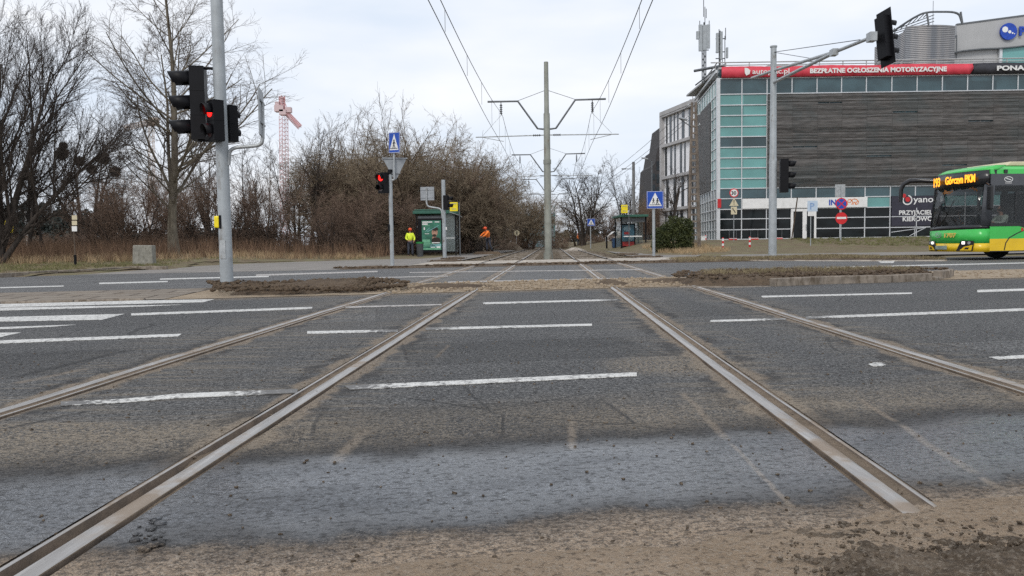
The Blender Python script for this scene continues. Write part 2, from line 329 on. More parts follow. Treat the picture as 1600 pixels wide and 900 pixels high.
def soil_mat(name, a, b, c, sc=3., bump=.8, green=None, speck=False, patchc=None):
    n = NT(name); f = n.noise(n.P, sc, 8, .72); g = n.noise(n.P, sc*9, 6, .8)
    col = n.mx(n.sm(f, .32, .66), a, b); col = n.mx(n.sm(g, .55, .75), col, c); col = n.mx(n.sm(g, .45, .28), col, ov(a, .4))
    if patchc: col = n.mx(n.mul(n.sm(n.noise(n.P, 3.5, 7, .7), .46, .58), .8), col, patchc)
    if speck:
        v_ = n.n('ShaderNodeSeparateColor', {0: n.n('ShaderNodeTexVoronoi', {'Vector': n.P, 'Scale': 140.}).outputs['Color']}).outputs[0]; p_ = n.noise(n.P, 42, 4, .75)
        col = n.mx(n.mul(n.sm(v_, .6, 1.), .5), col, (.50, .43, .35)); col = n.mx(n.mul(n.sm(p_, .47, .36), .75), col, (.11, .082, .06)); g = n.add(g, p_)
    if green: col = n.mx(n.sm(n.noise(n.P, .9, 6, .7), .44, .62), col, green)
    return n.set(Base_Color=col, Roughness=.95, Spec=.2, Normal=n.bump(n.add(g, f), bump, .03))
MAT = {}
MAT['road'] = road_mat('asphalt_near'); MAT['road2'] = road_mat('asphalt_far', True)
MAT['sandmed'] = soil_mat('sandy_gravel', (.27, .21, .15), (.36, .29, .21), (.42, .36, .29), 1.8, .6)
MAT['soil'] = soil_mat('brown_soil', (.085, .06, .042), (.15, .11, .075), (.20, .15, .105), 2.5, 1.)
MAT['sand'] = soil_mat('tan_sand', (.37, .275, .19), (.47, .36, .26), (.52, .42, .32), 3.2, 1., speck=True)
MAT['mud'] = soil_mat('dark_mud', (.12, .090, .064), (.20, .152, .108), (.29, .225, .165), 6., 1., speck=True, patchc=(.29, .225, .165))
MAT['earth'] = soil_mat('verge_earth', (.13, .10, .065), (.19, .15, .10), (.23, .19, .13), 1.2, .6, (.17, .155, .085))
MAT['ballast'] = soil_mat('ballast', (.12, .095, .07), (.20, .165, .125), (.30, .27, .23), 5., 1.)
MAT['path'] = soil_mat('worn_path', (.20, .185, .17), (.27, .25, .23), (.33, .29, .24), .7, .25)
MAT['concrete'] = mat('pale_concrete', (.46, .41, .35), .85, var=.3, scale=1.4, bump=.3, dirt=(.22, .17, .12), dirtamt=.5)
MAT['kerb'] = mat('kerb_concrete', (.26, .22, .18), .9, var=.35, scale=5, bump=.5, dirt=(.1, .075, .05), dirtamt=.6)
def slab_mat():
    n = NT('paving_slabs'); U = n.mapv(n.P, rot=(0, 0, -TH))
    br = n.n('ShaderNodeTexBrick', {'Vector': U, 'Color1': (.25, .215, .175, 1), 'Color2': (.20, .17, .14, 1), 'Mortar': (.06, .045, .035, 1), 'Scale': 1., 'Mortar Size': .03, 'Brick Width': .9, 'Row Height': .62, 'Mortar Smooth': .4})
    c = n.mx(n.sm(n.noise(n.P, 3, 8, .7), .5, .7), br.outputs[0], (.16, .12, .085))
    return n.set(Base_Color=c, Roughness=.9, Spec=.3, Normal=n.bump(n.mul(br.outputs['Fac'], -1.), .6, .02))
MAT['slab'] = slab_mat()
def rail_mat(name, a, b, r, metal):
    n = NT(name); f = n.noise(n.mapv(n.P, rot=(0, 0, math.atan(KR)), sc=(22, 1.2, 4)), 1., 7, .7); g = n.noise(n.P, 1.1, 5, .7)
    c = n.mx(n.sm(f, .35, .75), a, b); c = n.mx(n.sm(g, .52, .62), c, (.24, .185, .135))
    return n.set(Base_Color=c, Roughness=n.sm(f, .2, .8, r-.1, r+.2), Metallic=n.mul(n.sm(g, .60, .52), metal), Normal=n.bump(f, .25, .003))
MAT['railtop'] = rail_mat('rail_head_steel', (.33, .31, .29), (.52, .50, .48), .40, .6)
MAT['railside'] = mat('rusty_steel', (.115, .085, .062), .85, var=.4, scale=9, bump=.5)
MAT['railbed'] = soil_mat('rail_dirt', (.19, .145, .105), (.29, .225, .165), (.36, .29, .22), 9., .8)
def paint_mat():
    n = NT('road_paint'); g = n.noise(n.P, 22, 6, .8); b = n.noise(n.P, 2.2, 4, .6); gg = n.noise(n.P, 90, 3, .7)
    xr = n.dot(n.P, (1, -KR, 0)); rl = None
    for c in (-2.70, -1.32, 1.06, 2.44):
        k = n.sm(n.mth('ABSOLUTE', n.mth('SUBTRACT', xr, c)), .5, .15); rl = k if rl is None else n.mth('MAXIMUM', rl, k)
    ge = n.add(g, n.mul(rl, .14)); wear = n.mth('MAXIMUM', n.mul(n.sm(ge, .49, .60), n.sm(n.add(b, rl), .30, .52)), n.mul(n.sm(gg, .52, .64), .75))
    c = n.mx(wear, (.66, .65, .62), (.14, .135, .13)); return n.set(Base_Color=c, Roughness=.7, Normal=n.bump(gg, .4, .005))
MAT['paint'] = paint_mat()
def fadepaint():
    n = NT('worn_road_paint'); g = n.noise(n.P, 14, 6, .8)
    return n.set(Base_Color=n.mx(n.sm(g, .42, .6), (.52, .49, .46), (.16, .15, .145)), Roughness=.75)
MAT['paintold'] = fadepaint()
# ------------------------------------------------------------------ ground
def SP(X, s): return (X, (s+X*math.sin(TH))/math.cos(TH))
def hL(x, y): return .10*ss(-12.5, -14, x)*ss(22, 24, y)+.30*ss(-8, -17, x)*ss(31, 42, y)+.15*ss(40, 60, y)*ss(-5, -9, x)
def hR(x, y): return .66*ss(47, 61, y)*ss(7, 12, x)+.08*ss(38, 44, y)*ss(6, 9, x)
def hG(x, y): return -.06+.08*ss(36, 44, y)*ss(5, 7.5, np.abs(x-KR*y))+hL(x, y)+hR(x, y)+.15*ss(60, 100, y)*ss(5, 9, np.abs(x-KR*y))
def ground():
    def ax(a, b, st, far): 
        v = list(np.arange(a, b+st, st)); q = st
        lo = [v[0]]; hi = [v[-1]]
        while hi[-1] < far: q *= 1.35; hi.append(hi[-1]+q); lo.append(lo[-1]-q)
        return np.array(lo[:0:-1]+v+hi[1:])
    xs = ax(-70, 70, .8, 3000); ys = ax(-10, 130, .8, 3000); X, Y = np.meshgrid(xs, ys); Z = hG(X, Y)+vnoise(X, Y, .5, 3)*.05*ss(40, 50, Y)
    idx = np.arange(X.size).reshape(X.shape)
    F = np.stack([idx[:-1, :-1].ravel(), idx[:-1, 1:].ravel(), idx[1:, 1:].ravel(), idx[1:, :-1].ravel()], 1)
    o = link('ground', mesh_np('ground', np.stack([X.ravel(), Y.ravel(), Z.ravel()], 1), F, True), MAT['earth']); tag(o, kind='structure')
ground()
RAILS = [(-2.73, 1), (-1.29, -1), (1.03, 1), (2.465, -1)]   # centre of the running head, side of the groove
def strip(name, s0, s1, m, z=0., gaps=True, xa=-75, xb=75, n=1):
    cols = [xa]
    for c, sg in RAILS:
        lo, hi = (c-.033-.018, c+.098+.02) if sg > 0 else (c-.098-.02, c+.033+.018); cols += [lo, hi]
    cols.append(xb); V = []; F = []
    rows = np.linspace(s0, s1, n+1)
    for s in rows:
        for x in cols: V.append((*road_pt(x, s), z))
    k = len(cols)
    for r in range(n):
        for i in range(k-1):
            if i % 2 == 1 and gaps: continue
            F.append((r*k+i, r*k+i+1, (r+1)*k+i+1, (r+1)*k+i))
    return tag(link(name, mesh_np(name, V, F), m), kind='structure')
road = strip('road', -9, 12.5, MAT['road']); strip('median', 12.5, 15.6, MAT['sandmed'], .006); strip('far_road', 15.6, 25.6, MAT['road2'])
strip('dirt_strip', 25.6, 28.7, MAT['soil'], .004, xa=-7, xb=7.2); strip('crossing_pavement', 28.7, 33.5, MAT['concrete'], .02, xa=-5.2, xb=5.6)
def sheet(name, poly, m, z): 
    me = bpy.data.meshes.new(name); me.from_pydata([(x, y, z) for x, y in poly], [], [tuple(range(len(poly)))]); me.update(); return tag(link(name, me, m), kind='structure')
sheet('paved_median', [SP(-70, 12.55), SP(-5.35, 12.5), SP(-5.7, 15.6), SP(-70, 15.6)], MAT['slab'], .012)
sheet('footpath', [SP(-13.75, 25.7), (-13.4, 28), G(262, 421), G(300, 414), G(600, 405), G(690, 395), G(775, 391), G(806, 391), road_pt(-4.3, 33.5), road_pt(-5.25, 33.4), road_pt(-5.25, 28.7), road_pt(-7.05, 28.7), road_pt(-7.05, 25.7)], MAT['path'], .0)
sheet('right_platform_paving', [road_pt(4.0, 33.6), road_pt(5.6, 33.6), G(1085, 403), G(1100, 397), G(1040, 390), G(1000, 384), G(905, 384)], MAT['path'], .012)
sheet('service_road', [SP(9.8, 30.2), SP(60, 28), SP(60, 40), SP(24, 43.5), (18.5, 50.5), (14.3, 51), (13.4, 44), G(1085, 403)], MAT['path'], .006)
patch('track_bed', [road_pt(-4.1, 33.6), road_pt(3.85, 33.6), (3.85+KR*170, 170), (-4.1+KR*170, 170)], .35, lambda x, y, d: -.045+vnoise(x, y, 1.5, 5)*.06-.05*(d < .2), MAT['ballast'])
# ---- lane markings: strips of road paint a few millimetres thick
marks = [[(538, 604), (995, 583), (995, 588.5), (547, 610)], [(95, 629), (190, 625), (280, 616.5), (465, 609), (465, 615), (280, 623), (180, 631), (95, 635)],
 [(480, 518.3), (622, 515.8), (622, 519), (480, 522.2)], [(665, 512.8), (925, 506.5), (925, 509.5), (665, 516.3)], [(755, 473), (965, 467.8), (965, 470), (755, 475.8)],
 [(1110, 501), (1228, 497.7), (1228, 500.4), (1110, 503.7)], [(1259, 495.5), (1600, 482.3), (1700, 478.5), (1700, 482.5), (1600, 486.2), (1259, 499)],
 [(1190, 462.8), (1425, 457.5), (1425, 459.5), (1190, 465.3)], [(1527, 453.5), (1700, 448.5), (1700, 451.5), (1527, 457)], [(1545, 559), (1700, 550), (1700, 556), (1560, 562.5)],
 [(1357, 570), (1366, 567.8), (1377, 568), (1384, 571), (1376, 573.5), (1362, 573)],
 [(-80, 536), (0, 532.8), (284, 522.3), (278, 526.3), (0, 537.5), (-80, 541)], [(205, 490.3), (488, 480), (488, 483), (205, 493.5)],
 [(-80, 475.5), (0, 473.5), (335, 468), (318, 472.5), (0, 480.5), (-80, 482)], [(-80, 483), (0, 481.3), (285, 476.5), (225, 479.2), (0, 485.7), (-80, 487)], [(-80, 498), (0, 496), (195, 491), (160, 500), (0, 503), (-80, 505)],
 [(-80, 514.5), (0, 512), (118, 508), (88, 510.6), (0, 515), (-80, 518)], [(-80, 522), (33, 520.3), (0, 527.6), (-80, 532)],
 [(155, 442), (262, 439.3), (262, 441), (155, 444.2)], [(250, 435.5), (420, 431.3), (420, 433), (250, 437.3)], [(0, 449), (100, 446.5), (100, 448), (0, 450.6)], [(1372, 408.5), (1398, 408), (1396, 411), (1376, 411)],
 [(1290, 417.5), (1700, 408), (1700, 409.5), (1290, 419)]]
old = [[(540, 479.5), (690, 475.5), (690, 477.3), (540, 481.5)], [(700, 440.3), (965, 434.6), (965, 436), (700, 441.8)], [(400, 429), (590, 423.3), (590, 425.3), (400, 431.5)], [(560, 434), (700, 431), (700, 432.2), (560, 435.4)], [(640, 425.5), (1000, 421), (1000, 422), (640, 426.6)]]
for ql, m in ((marks, 'paint'), (old, 'paintold')):
    for q in ql:
        P = [G(*p) for p in q]; n_ = len(P); me = bpy.data.meshes.new('lane_marking')
        me.from_pydata([(x, y, .002) for x, y in P]+[(x, y, .006) for x, y in P], [], [tuple(range(n_, 2*n_))]+[(i, (i+1) % n_, n_+(i+1) % n_, n_+i) for i in range(n_)]); me.update()
        link('lane_marking', me, MAT[m], road)
# ---- tram rails: grooved rail profile set in the slots of the road
def rail(c, sg, Y0, Y1, parent, Yb=34.2):
    # embedded part: head / groove / lip ; beyond Yb an open rail standing on the ballast
    gz = -.0015
    prof = [(-.033, -.06, 1), (-.033, .001, 1), (-.031, .004, 0), (.030, .004, 0), (.033, .001, 1), (.036, gz, 1), (.078, gz, 1), (.081, .004, 0), (.096, .004, 0), (.098, -.001, 1), (.098, -.06, 1)]
    ys = np.concatenate([np.arange(Y0, 14, .25), np.arange(14, Yb+.1, 1.)]); V = []; F = []; mi = []; k = len(prof)
    rg = np.random.RandomState(int(c*100) % 97)
    dz = np.interp(ys, np.arange(0, 60, 1.3), rg.rand(47)*.006-.0025)
    for y, z in zip(ys, dz):
        for x, h, _ in prof:
            if h == gz and c == -1.29: h = -.04 if y < 2.7 else (-.004 if y < 3.1 or y > 3.9 else -.03)
            V.append((c+sg*x+KR*y, y, h+z+(.004 if y < 14 else 0)))
    mp = [1, 2, 0, 2, 1, 2, 1, 0, 2, 1]
    for i in range(len(ys)-1):
        for j in range(k-1): F.append((i*k+j, i*k+j+1, (i+1)*k+j+1, (i+1)*k+j)); mi.append(mp[j])
    ys2 = list(np.arange(Yb, Y1, 4.)); b = len(V); pr2 = [(-.06, -.06), (-.012, -.045), (-.012, .03), (-.034, .04), (-.034, .075), (.034, .075), (.034, .04), (.012, .03), (.012, -.045), (.06, -.06)]
    for y in ys2:
        for x, h in pr2: V.append((c+x+KR*y, y, h-.03))
    q = len(pr2)
    for i in range(len(ys2)-1):
        for j in range(q-1): F.append((b+i*q+j, b+i*q+j+1, b+(i+1)*q+j+1, b+(i+1)*q+j)); mi.append(0 if j == 4 else 1)
    return link('rail', mesh_np('rail', V, F, False, mi), [MAT['railtop'], MAT['railside'], MAT['railbed']], parent)
for i, (a, b, Y0, lab) in enumerate(((0, 1, .9, 'tram track left of the catenary masts, rails sunk in the worn asphalt'), (2, 3, 2.18, 'tram track right of the catenary masts, one rail ending under sand'))):
    t = empty('tram_track', (0, 0, 0), 0, lab, 'tram track', 'tram tracks crossing the road')
    for k in (a, b): rail(*RAILS[k], Y0 if k != 2 else 1.2, 150, t)
    cx = (RAILS[a][0]+RAILS[b][0])/2; proto = None
    for j in range(50):
        y = 36.6+j*.72
        if proto is None: proto = MB().box((0, 0, -.05), (2.4, .24, .1)).build('sleeper', MAT['kerb'], t, .01); o = proto
        else: o = proto.copy(); C.objects.link(o); o.parent = t
        o.location = (cx+KR*y, y, -.01+.01*math.sin(j*7)); o.rotation_euler = (0, 0, -math.atan(KR)+.02*math.sin(j*3))
# dirt floor of the rail slots
V = []; F = []
for c, sg in RAILS:
    for a0, a1, z0 in ((-.16, -.034, -.001 if c != -1.29 else -.006), (-.034, .098, -.058), (.098, .2, -.001)):
        ys = np.arange(.6, 35, .2); k = len(V)
        for y in ys:
            for x in (a0, a1): V.append((c+sg*x+KR*y, y, min(-.0015, z0-.002+.008*(math.sin(y*9+x*40)*.5+math.sin(y*3.3+c)*.6))))
        for i in range(len(ys)-1): F.append((k+2*i, k+2*i+1, k+2*i+3, k+2*i+2))
tag(link('rail_slot_dirt', mesh_np('rail_slot_dirt', V, F), MAT['railbed']), kind='structure')
# ------------------------------------------------------------------ soil, islands, verges
def zs(x, y, d):   # sand over the road at the photographer's feet
    return -.02+.045*ss(-.02, .32, d)+vnoise(x, y, 5, 11, 6, .7)*.026
sandpoly = [(-1.02, 1.0), (-1.02, 1.78), (-.98, 1.88), (-.3, 2.03), (.4, 2.13), (.9, 2.26), (1.15, 2.40), (1.45, 2.44), (1.7, 2.46), (2.6, 2.6), (4.5, 2.93), (4.5, 1.0)]
patch('sand', sandpoly, .012, zs, MAT['sand'], label='tan sand spread over the asphalt in front of the camera')
mudpoly = [G(1120, 890), G(1150, 858), G(1215, 835), G(1320, 824), G(1450, 822), G(1620, 806), (2.6, 2.15), (2.7, 1.2), (.5, 1.2), (.52, 1.8)]
def zm(x, y, d): return .0+.050*ss(-.02, .45, d)+vnoise(x, y, 9, 21, 6, .72)*.06+.018*np.abs(vnoise(x, y, 40, 5, 3))
patch('mud', mudpoly, .009, zm, MAT['mud'], label='dark churned mud at the edge of the sand')
clods('mud_clods', [G(1190, 880), G(1240, 850), G(1340, 838), G(1450, 836), G(1620, 822), (2.6, 2.05), (2.7, 1.3), (.7, 1.3)], 3000, .0045, lambda x, y: .034+vnoise(x, y, 9, 21, 6, .68)*.05, MAT['mud'], 'small dark clods on the mud', 'mud', 4)
clods('broken_asphalt', [G(205, 845), G(222, 815), G(250, 812), G(262, 840), G(235, 868)], 24, .012, lambda x, y: .0*x+.0, MAT['road'], 'broken chunks of asphalt beside the near left rail', 'asphalt chunks', 77, .35)
clods('road_grit', [(-2.6, 1.9), (2.9, 1.9), (5.5, 6.5), (-5, 6)], 2600, .004, lambda x, y: .0*x, MAT['mud'], 'dark and tan grit scattered on the asphalt', 'grit', 15)
clods('sand_grit', sandpoly, 1600, .0035, lambda x, y: .006+vnoise(x, y, 5, 11, 5, .6)*.022, MAT['mud'], 'dark grit lying on the sand', 'grit', 5)
mnd = [G(332, 464), G(450, 463), G(560, 459.5), G(632, 455), G(640, 449), G(610, 446), SP(-3.5, 15.5), SP(-5.9, 15.6), G(336, 456)]
def zh(x, y, d): return -.03+.19*ss(-.05, 1.2, d)*(.75+.8*vnoise(x, y, .7, 33, 2)+.25)+vnoise(x, y, 4.5, 31, 6, .6)*.07*ss(0, .5, d)
patch('soil_mound', mnd, .04, zh, MAT['soil'], label='long mound of brown soil at the foot of the thick light pole')
clods('soil_clods', mnd, 2600, .028, lambda x, y: zh(x, y, np.full(x.shape, .9))-.03, MAT['soil'], 'crumbs of brown soil on the mound', 'soil', 7)
isl = [G(1062, 447), G(1130, 448), G(1208, 446.3), G(1290, 442.3), G(1390, 440), G(1455, 437.5), G(1482, 433), SP(8.6, 14.3), SP(8.0, 15.3), SP(5.2, 15.5), SP(3.6, 15.2), SP(3.05, 14)]
def zi(x, y, d): return -.02+.17*ss(-.05, .5, d)+vnoise(x, y, 1.8, 41, 6, .6)*.10*ss(0, .4, d)
patch('traffic_island', isl, .05, zi, MAT['soil'], label='kerbed island of brown soil and dead grass in the median')
zi2 = lambda x, y: zi(x, y, np.full(x.shape, .6))
clods('soil_clods', isl, 1500, .025, zi2, MAT['soil'], 'crumbs of brown soil on the kerbed island', 'soil', 8)
def dry(name, a, b, rough=.9):
    n = NT(name); f = n.noise(n.P, 9, 5, .7); g = n.noise(n.P, .5, 4, .6); c = n.mx(n.sm(f, .3, .7), a, b); c = n.mx(n.mul(n.sm(g, .4, .65), .5), c, ov(a, .6)); return n.set(Base_Color=c, Roughness=rough, Spec=.2)
MAT['gmud'] = dry('muddy_roots', (.11, .08, .055), (.2, .155, .11)); MAT['gdry'] = dry('dry_grass', (.20, .165, .095), (.32, .26, .16)); MAT['ggreen'] = dry('green_grass', (.12, .135, .05), (.24, .22, .10)); MAT['gred'] = dry('red_brown_stalks', (.17, .10, .068), (.27, .18, .115)); MAT['gtan'] = dry('tan_stalks', (.36, .25, .14), (.50, .38, .24))
inner = [SP(3.5, 13.2), SP(8.2, 13.4), SP(8.2, 15.2), SP(4.0, 15.2)]
blades('dead_grass', [G(420, 458), G(560, 455), G(600, 450), G(570, 447), G(400, 452)], 3500, .045, .004, 1.2, lambda x, y: zh(x, y, np.full(x.shape, .9))-.02, MAT['gmud'], 'dead roots and grass on the left soil mound', 'grass', 33, 10)
blades('dead_grass', inner, 5200, .07, .004, .9, zi2, MAT['gdry'], 'short dead grass on the kerbed island', 'grass', 3, 14)
grit = [SP(-2.0, 12.6), SP(4.2, 12.6), SP(3.4, 15.5), SP(-3.2, 15.5)]
clods('gravel', grit, 3500, .022, lambda x, y: 0*x+.006, MAT['sandmed'], 'loose pale gravel between the rails in the median', 'gravel', 9)
clods('gravel_right', [SP(8.7, 12.7), SP(30, 12.7), SP(30, 15.5), SP(8.8, 15.5)], 1500, .02, lambda x, y: 0*x+.006, MAT['sandmed'], 'loose pale gravel along the median past the island', 'gravel', 10)
for nm, k, sd in (('left', -1.8, 61), ('centre', .1, 62), ('right', 2.9, 63)):
    c0 = road_pt(k-.7 if nm != 'centre' else k, 14); 
dz = lambda x, y, d: -.02+.07*ss(-.05, .4, d)+vnoise(x, y, 4, 51, 5, .6)*.05
for c, rx, ry in ((road_pt(-1.95, 14), .9, .8), (road_pt(-.95, 13.2), .25, .6), (road_pt(1.15, 14.1), .45, 1.2), (road_pt(2.6, 14), 1.1, .8)):
    patch('spilled_soil', [(c[0]+rx*math.cos(a)*(1+.2*math.sin(3*a+rx*9)), c[1]+ry*math.sin(a)) for a in np.linspace(0, 6.1, 14)], .035, dz, MAT['soil'], label='brown soil spilled between the rails on the median')
for k, (xr_, s_, rx, ry) in enumerate(((-6.2, 26.6, 1.2, .5), (-3.6, 27.2, 1.0, .5), (-.2, 27.0, 1.8, .45), (2.0, 27.6, .8, .4), (4.8, 26.8, 1.6, .6), (-4.6, 34.2, .8, 1.2), (4.6, 35.2, .8, 1.6), (-5.0, 40, .5, 2.2), (4.4, 43, .5, 3.0))):
    c = road_pt(xr_, s_); pl = [(c[0]+rx*math.cos(a)*(1+.25*math.sin(3*a+k)), c[1]+ry*math.sin(a)*(1+.2*math.cos(4*a+k))) for a in np.linspace(0, 6.1, 18)]
    patch('spilled_soil', pl, .06, lambda x, y, d: -.01+.09*ss(-.05, .5, d)+vnoise(x, y, 3, 51+k, 5, .6)*.07, MAT['soil'], label='brown soil spilled along the edge of the crossing and the tracks')
    clods('soil_crumbs', pl, 260, .03, lambda x, y: .03+0*x, MAT['soil'], 'soil crumbs beside the tracks', 'soil', 90+k)
# kerbs
def kerb(name, pts, h, wd, lab, blk=1.0, z0=-.05, parent_lab=True, m='kerb', jit=.012):
    t = empty(name, (0, 0, 0), 0, lab, 'kerb'); rg = random.Random(len(lab)); acc = []
    P = [Vector((p[0], p[1], 0)) for p in pts]
    for a, b in zip(P, P[1:]):
        L = (b-a).length; k = max(1, round(L/blk)); d = (b-a)/k; an = math.atan2(d.y, d.x)
        for i in range(k):
            c = a+d*(i+.5); acc.append((c, d.length-.015, an))
    for c, L, an in acc[:100]:
        hh = h+rg.uniform(-jit, jit)
        MB().box((c.x, c.y, z0+(hh-z0)/2), (L, wd, hh-z0), rot=(rg.uniform(-jit, jit), rg.uniform(-jit, jit)*.6, an+rg.uniform(-jit, jit))).build('kerb_stone', MAT[m], t, .012)
    return t
kerb('island_kerb', [G(1206, 447.3), G(1290, 443.3), G(1390, 441), G(1452, 438.3)], .12, .14, 'line of grey kerb stones in front of the soil island', .95)
kerb('island_kerb', [G(1456, 438), G(1476, 434.6), G(1484, 431)], .10, .16, 'two tilted broken kerb stones at the end of the soil island', .42, jit=.08)
kerb('island_kerb', [G(1062, 448.6), G(1130, 449.2), G(1204, 447.8)], .018, .12, 'sunken kerb stones level with the asphalt before the soil island', .9)
kerb('verge_kerb', [SP(-40, 24.3), SP(-16.4, 24.3), SP(-14.9, 24.4), (-14.25, 25.5), (-13.9, 28), G(262, 421)], .13, .16, 'brown grey kerb along the grass verge by the concrete block', 1.0)
kerb('median_kerb', [SP(-45, 12.5), SP(-5.6, 12.5)], .035, .10, 'low kerb edging the paved median with slabs', 1.)
# left verge
vl = [SP(-62, 24.4), SP(-16.4, 24.4), SP(-14.95, 24.5), (-14.3, 25.6), (-13.95, 28), G(262, 420.6), G(300, 414), G(450, 409), G(600, 405), (-7.5, 48), (-62, 48)]
zL = lambda x, y: hL(x, y)+.02+vnoise(x, y, .8, 71, 4)*.05
patch('grass_verge', vl, .35, lambda x, y, d: zL(x, y)-.05*(d < 0), MAT['earth'])
vg = [SP(-30, 24.7), SP(-15.2, 24.7), (-14.5, 26), (-14.1, 28.3), G(266, 419.5), G(300, 413.5), G(450, 408), G(600, 404), (-8, 44), (-16, 36), (-30, 34)]
blades('green_grass', vg, 26000, .085, .006, .8, zL, MAT['ggreen'], 'short yellow green grass on the verge beside the far road', 'grass', 5, 16)
blades('dead_grass', vg, 12000, .10, .006, 1.2, zL, MAT['gdry'], 'dead straw grass on the verge beside the far road', 'grass', 6, 16)
vt = [(-42, 32), (-30, 33), (-17, 34.5), (-14.5, 37), (-9, 42.5), (-7.5, 45), (-7.5, 50), (-12, 52), (-62, 52), (-62, 34)]
blades('dry_stalks', vt, 34000, .8, .007, .35, zL, MAT['gred'], 'reddish brown dead stalks standing behind the verge', 'dry undergrowth', 7, 10, .6)
blades('straw_grass', [(-42, 31), (-30, 32), (-17, 33.8), (-15, 35.5), (-9, 41.5), (-7.4, 44), (-9, 46), (-17, 39), (-30, 37), (-42, 36)], 12000, .34, .006, .6, zL, MAT['gtan'], 'straw coloured tall grass at the back of the verge', 'dry grass', 8, 12)
# right verges
v1 = [SP(5.7, 25.7), SP(11.3, 25.7), G(1480, 406), G(1460, 403.5), G(1300, 400.5), SP(9.7, 30.2), G(1085, 403.5), G(1045, 405)]
z1 = lambda x, y: .05+vnoise(x, y, .9, 81, 5)*.10
patch('right_verge', v1, .12, lambda x, y, d: -.03+(z1(x, y)+.03)*ss(-.1, .5, d), MAT['soil'])
blades('dead_grass', v1, 15000, .08, .006, .9, z1, MAT['gdry'], 'dead grass on the verge around the mast arm pole', 'grass', 9, 16)
v2 = [(20.2, 52), SP(25, 44), SP(60, 40.5), (62, 60.6), (20.5, 60.6), (19.6, 56)]
z2 = lambda x, y: hR(x, y)+.04+vnoise(x, y, .7, 91, 4)*.06
patch('lawn', v2, .5, lambda x, y, d: z2(x, y)-.06*(d < 0), MAT['earth'])
blades('lawn_grass', [(20.8, 53), SP(26, 44.5), SP(56, 42), (56, 60), (21.5, 60)], 26000, .10, .010, .8, z2, MAT['ggreen'], 'olive lawn in front of the glass office building', 'grass', 10, 14)
v3 = [(13, 44.5), (14, 51.5), (13, 56), (9.5, 56), (8.6, 44), (9.6, 40)]
blades('dead_grass', v3, 5000, .25, .008, .6, lambda x, y: hG(x, y), MAT['gtan'], 'straw grass around the foot of the concrete utility pole', 'grass', 11, 14)
kerb('path_kerb', [G(1048, 405.5), G(1088, 404), G(1180, 402.3), G(1300, 400)], .05, .12, 'pale narrow kerb behind the right verge', 1., m='concrete')
kerb('path_kerb', [G(1090, 408.6), G(1200, 407.6), G(1330, 408.3), G(1480, 408)], .03, .12, 'pale kerb line between right verge and far road', 1., m='concrete')
# stone rubble and weeds by the platforms
clods('ballast_stones', [road_pt(-4, 34), road_pt(3.7, 34), (3.7+KR*60, 60), (-4+KR*60, 60)], 9000, .035, lambda x, y: -.04+0*x, MAT['ballast'], 'grey brown ballast stones between the tram rails', 'ballast', 12)
# ------------------------------------------------------------------ building materials
MAT['mull'] = mat('pale_metal_mullion', (.62, .64, .66), .45, .2, var=.12, scale=2)
MAT['galv'] = mat('galvanised_steel', (.43, .45, .46), .5, .45, var=.22, scale=6, bump=.15, dirt=(.2, .17, .14), dirtamt=.25)
MAT['dgalv'] = mat('dark_galvanised_steel', (.15, .16, .17), .55, .4, var=.25, scale=6)
MAT['greypaint'] = mat('grey_painted_steel', (.37, .40, .42), .5, .1, var=.15, scale=3, bump=.1, dirt=(.15, .12, .09), dirtamt=.2)
MAT['blackp'] = mat('black_plastic', (.006, .006, .008), .5, var=.3, scale=6, spec=.2)
MAT['white'] = mat('white_paint', (.78, .78, .77), .55, var=.08, scale=3, dirt=(.4, .38, .34), dirtamt=.15)
MAT['red'] = mat('red_paint', (.55, .02, .025), .45, var=.15); MAT['blue'] = mat('sign_blue', (.008, .07, .42), .42, var=.12)
MAT['yellow'] = mat('yellow_paint', (.90, .72, .01), .5, var=.1); MAT['sblack'] = mat('sign_black', (.01, .01, .012), .6)
MAT['signgrey'] = mat('grey_sign_back', (.33, .35, .37), .5, .3, var=.2, scale=3)
MAT['sgreen'] = mat('shelter_green', (.03, .12, .085), .5, var=.2); MAT['sred'] = mat('sign_red', (.62, .015, .02), .42, var=.1)
MAT['mastgreen'] = mat('grey_green_mast_paint', (.27, .28, .245), .65, .1, var=.2, scale=2.5, bump=.15, dirt=(.17, .13, .09), dirtamt=.35)
def glassmat(name, col, rough=.12, reflect=.9, var=.25, sc=.35):
    n = NT(name); f = n.noise(n.mapv(n.P, sc=(1, 1, 1.6)), sc, 3, .5); c = n.mx(n.sm(f, .35, .65), ov(col, 1-var), ov(col, 1+var)); sn_ = n.n('ShaderNodeVectorMath', (n.P, (2.05, 4., .853)), operation='SNAP').outputs[0]; wn_ = n.n('ShaderNodeTexWhiteNoise', {'Vector': sn_}).outputs['Value']; c = n.mx(n.sm(wn_, .55, 1., 0, .6), c, ov(col, .45)); c = n.mx(n.sm(wn_, .22, 0., 0, .35), c, ov(col, 1.5))
    return n.set(Base_Color=c, Roughness=rough, Spec=reflect, Normal=n.bump(n.noise(n.P, .9, 2, .5), .12, .05))
MAT['teal'] = glassmat('teal_glass', (.12, .31, .30), .15, .7, .12); MAT['dteal'] = glassmat('dark_teal_glass', (.045, .085, .10), .15, .6)
MAT['dglass'] = glassmat('black_glass', (.005, .008, .009), .10, .3, .6, .8); MAT['tinted'] = glassmat('tinted_window', (.02, .028, .034), .1, .6)
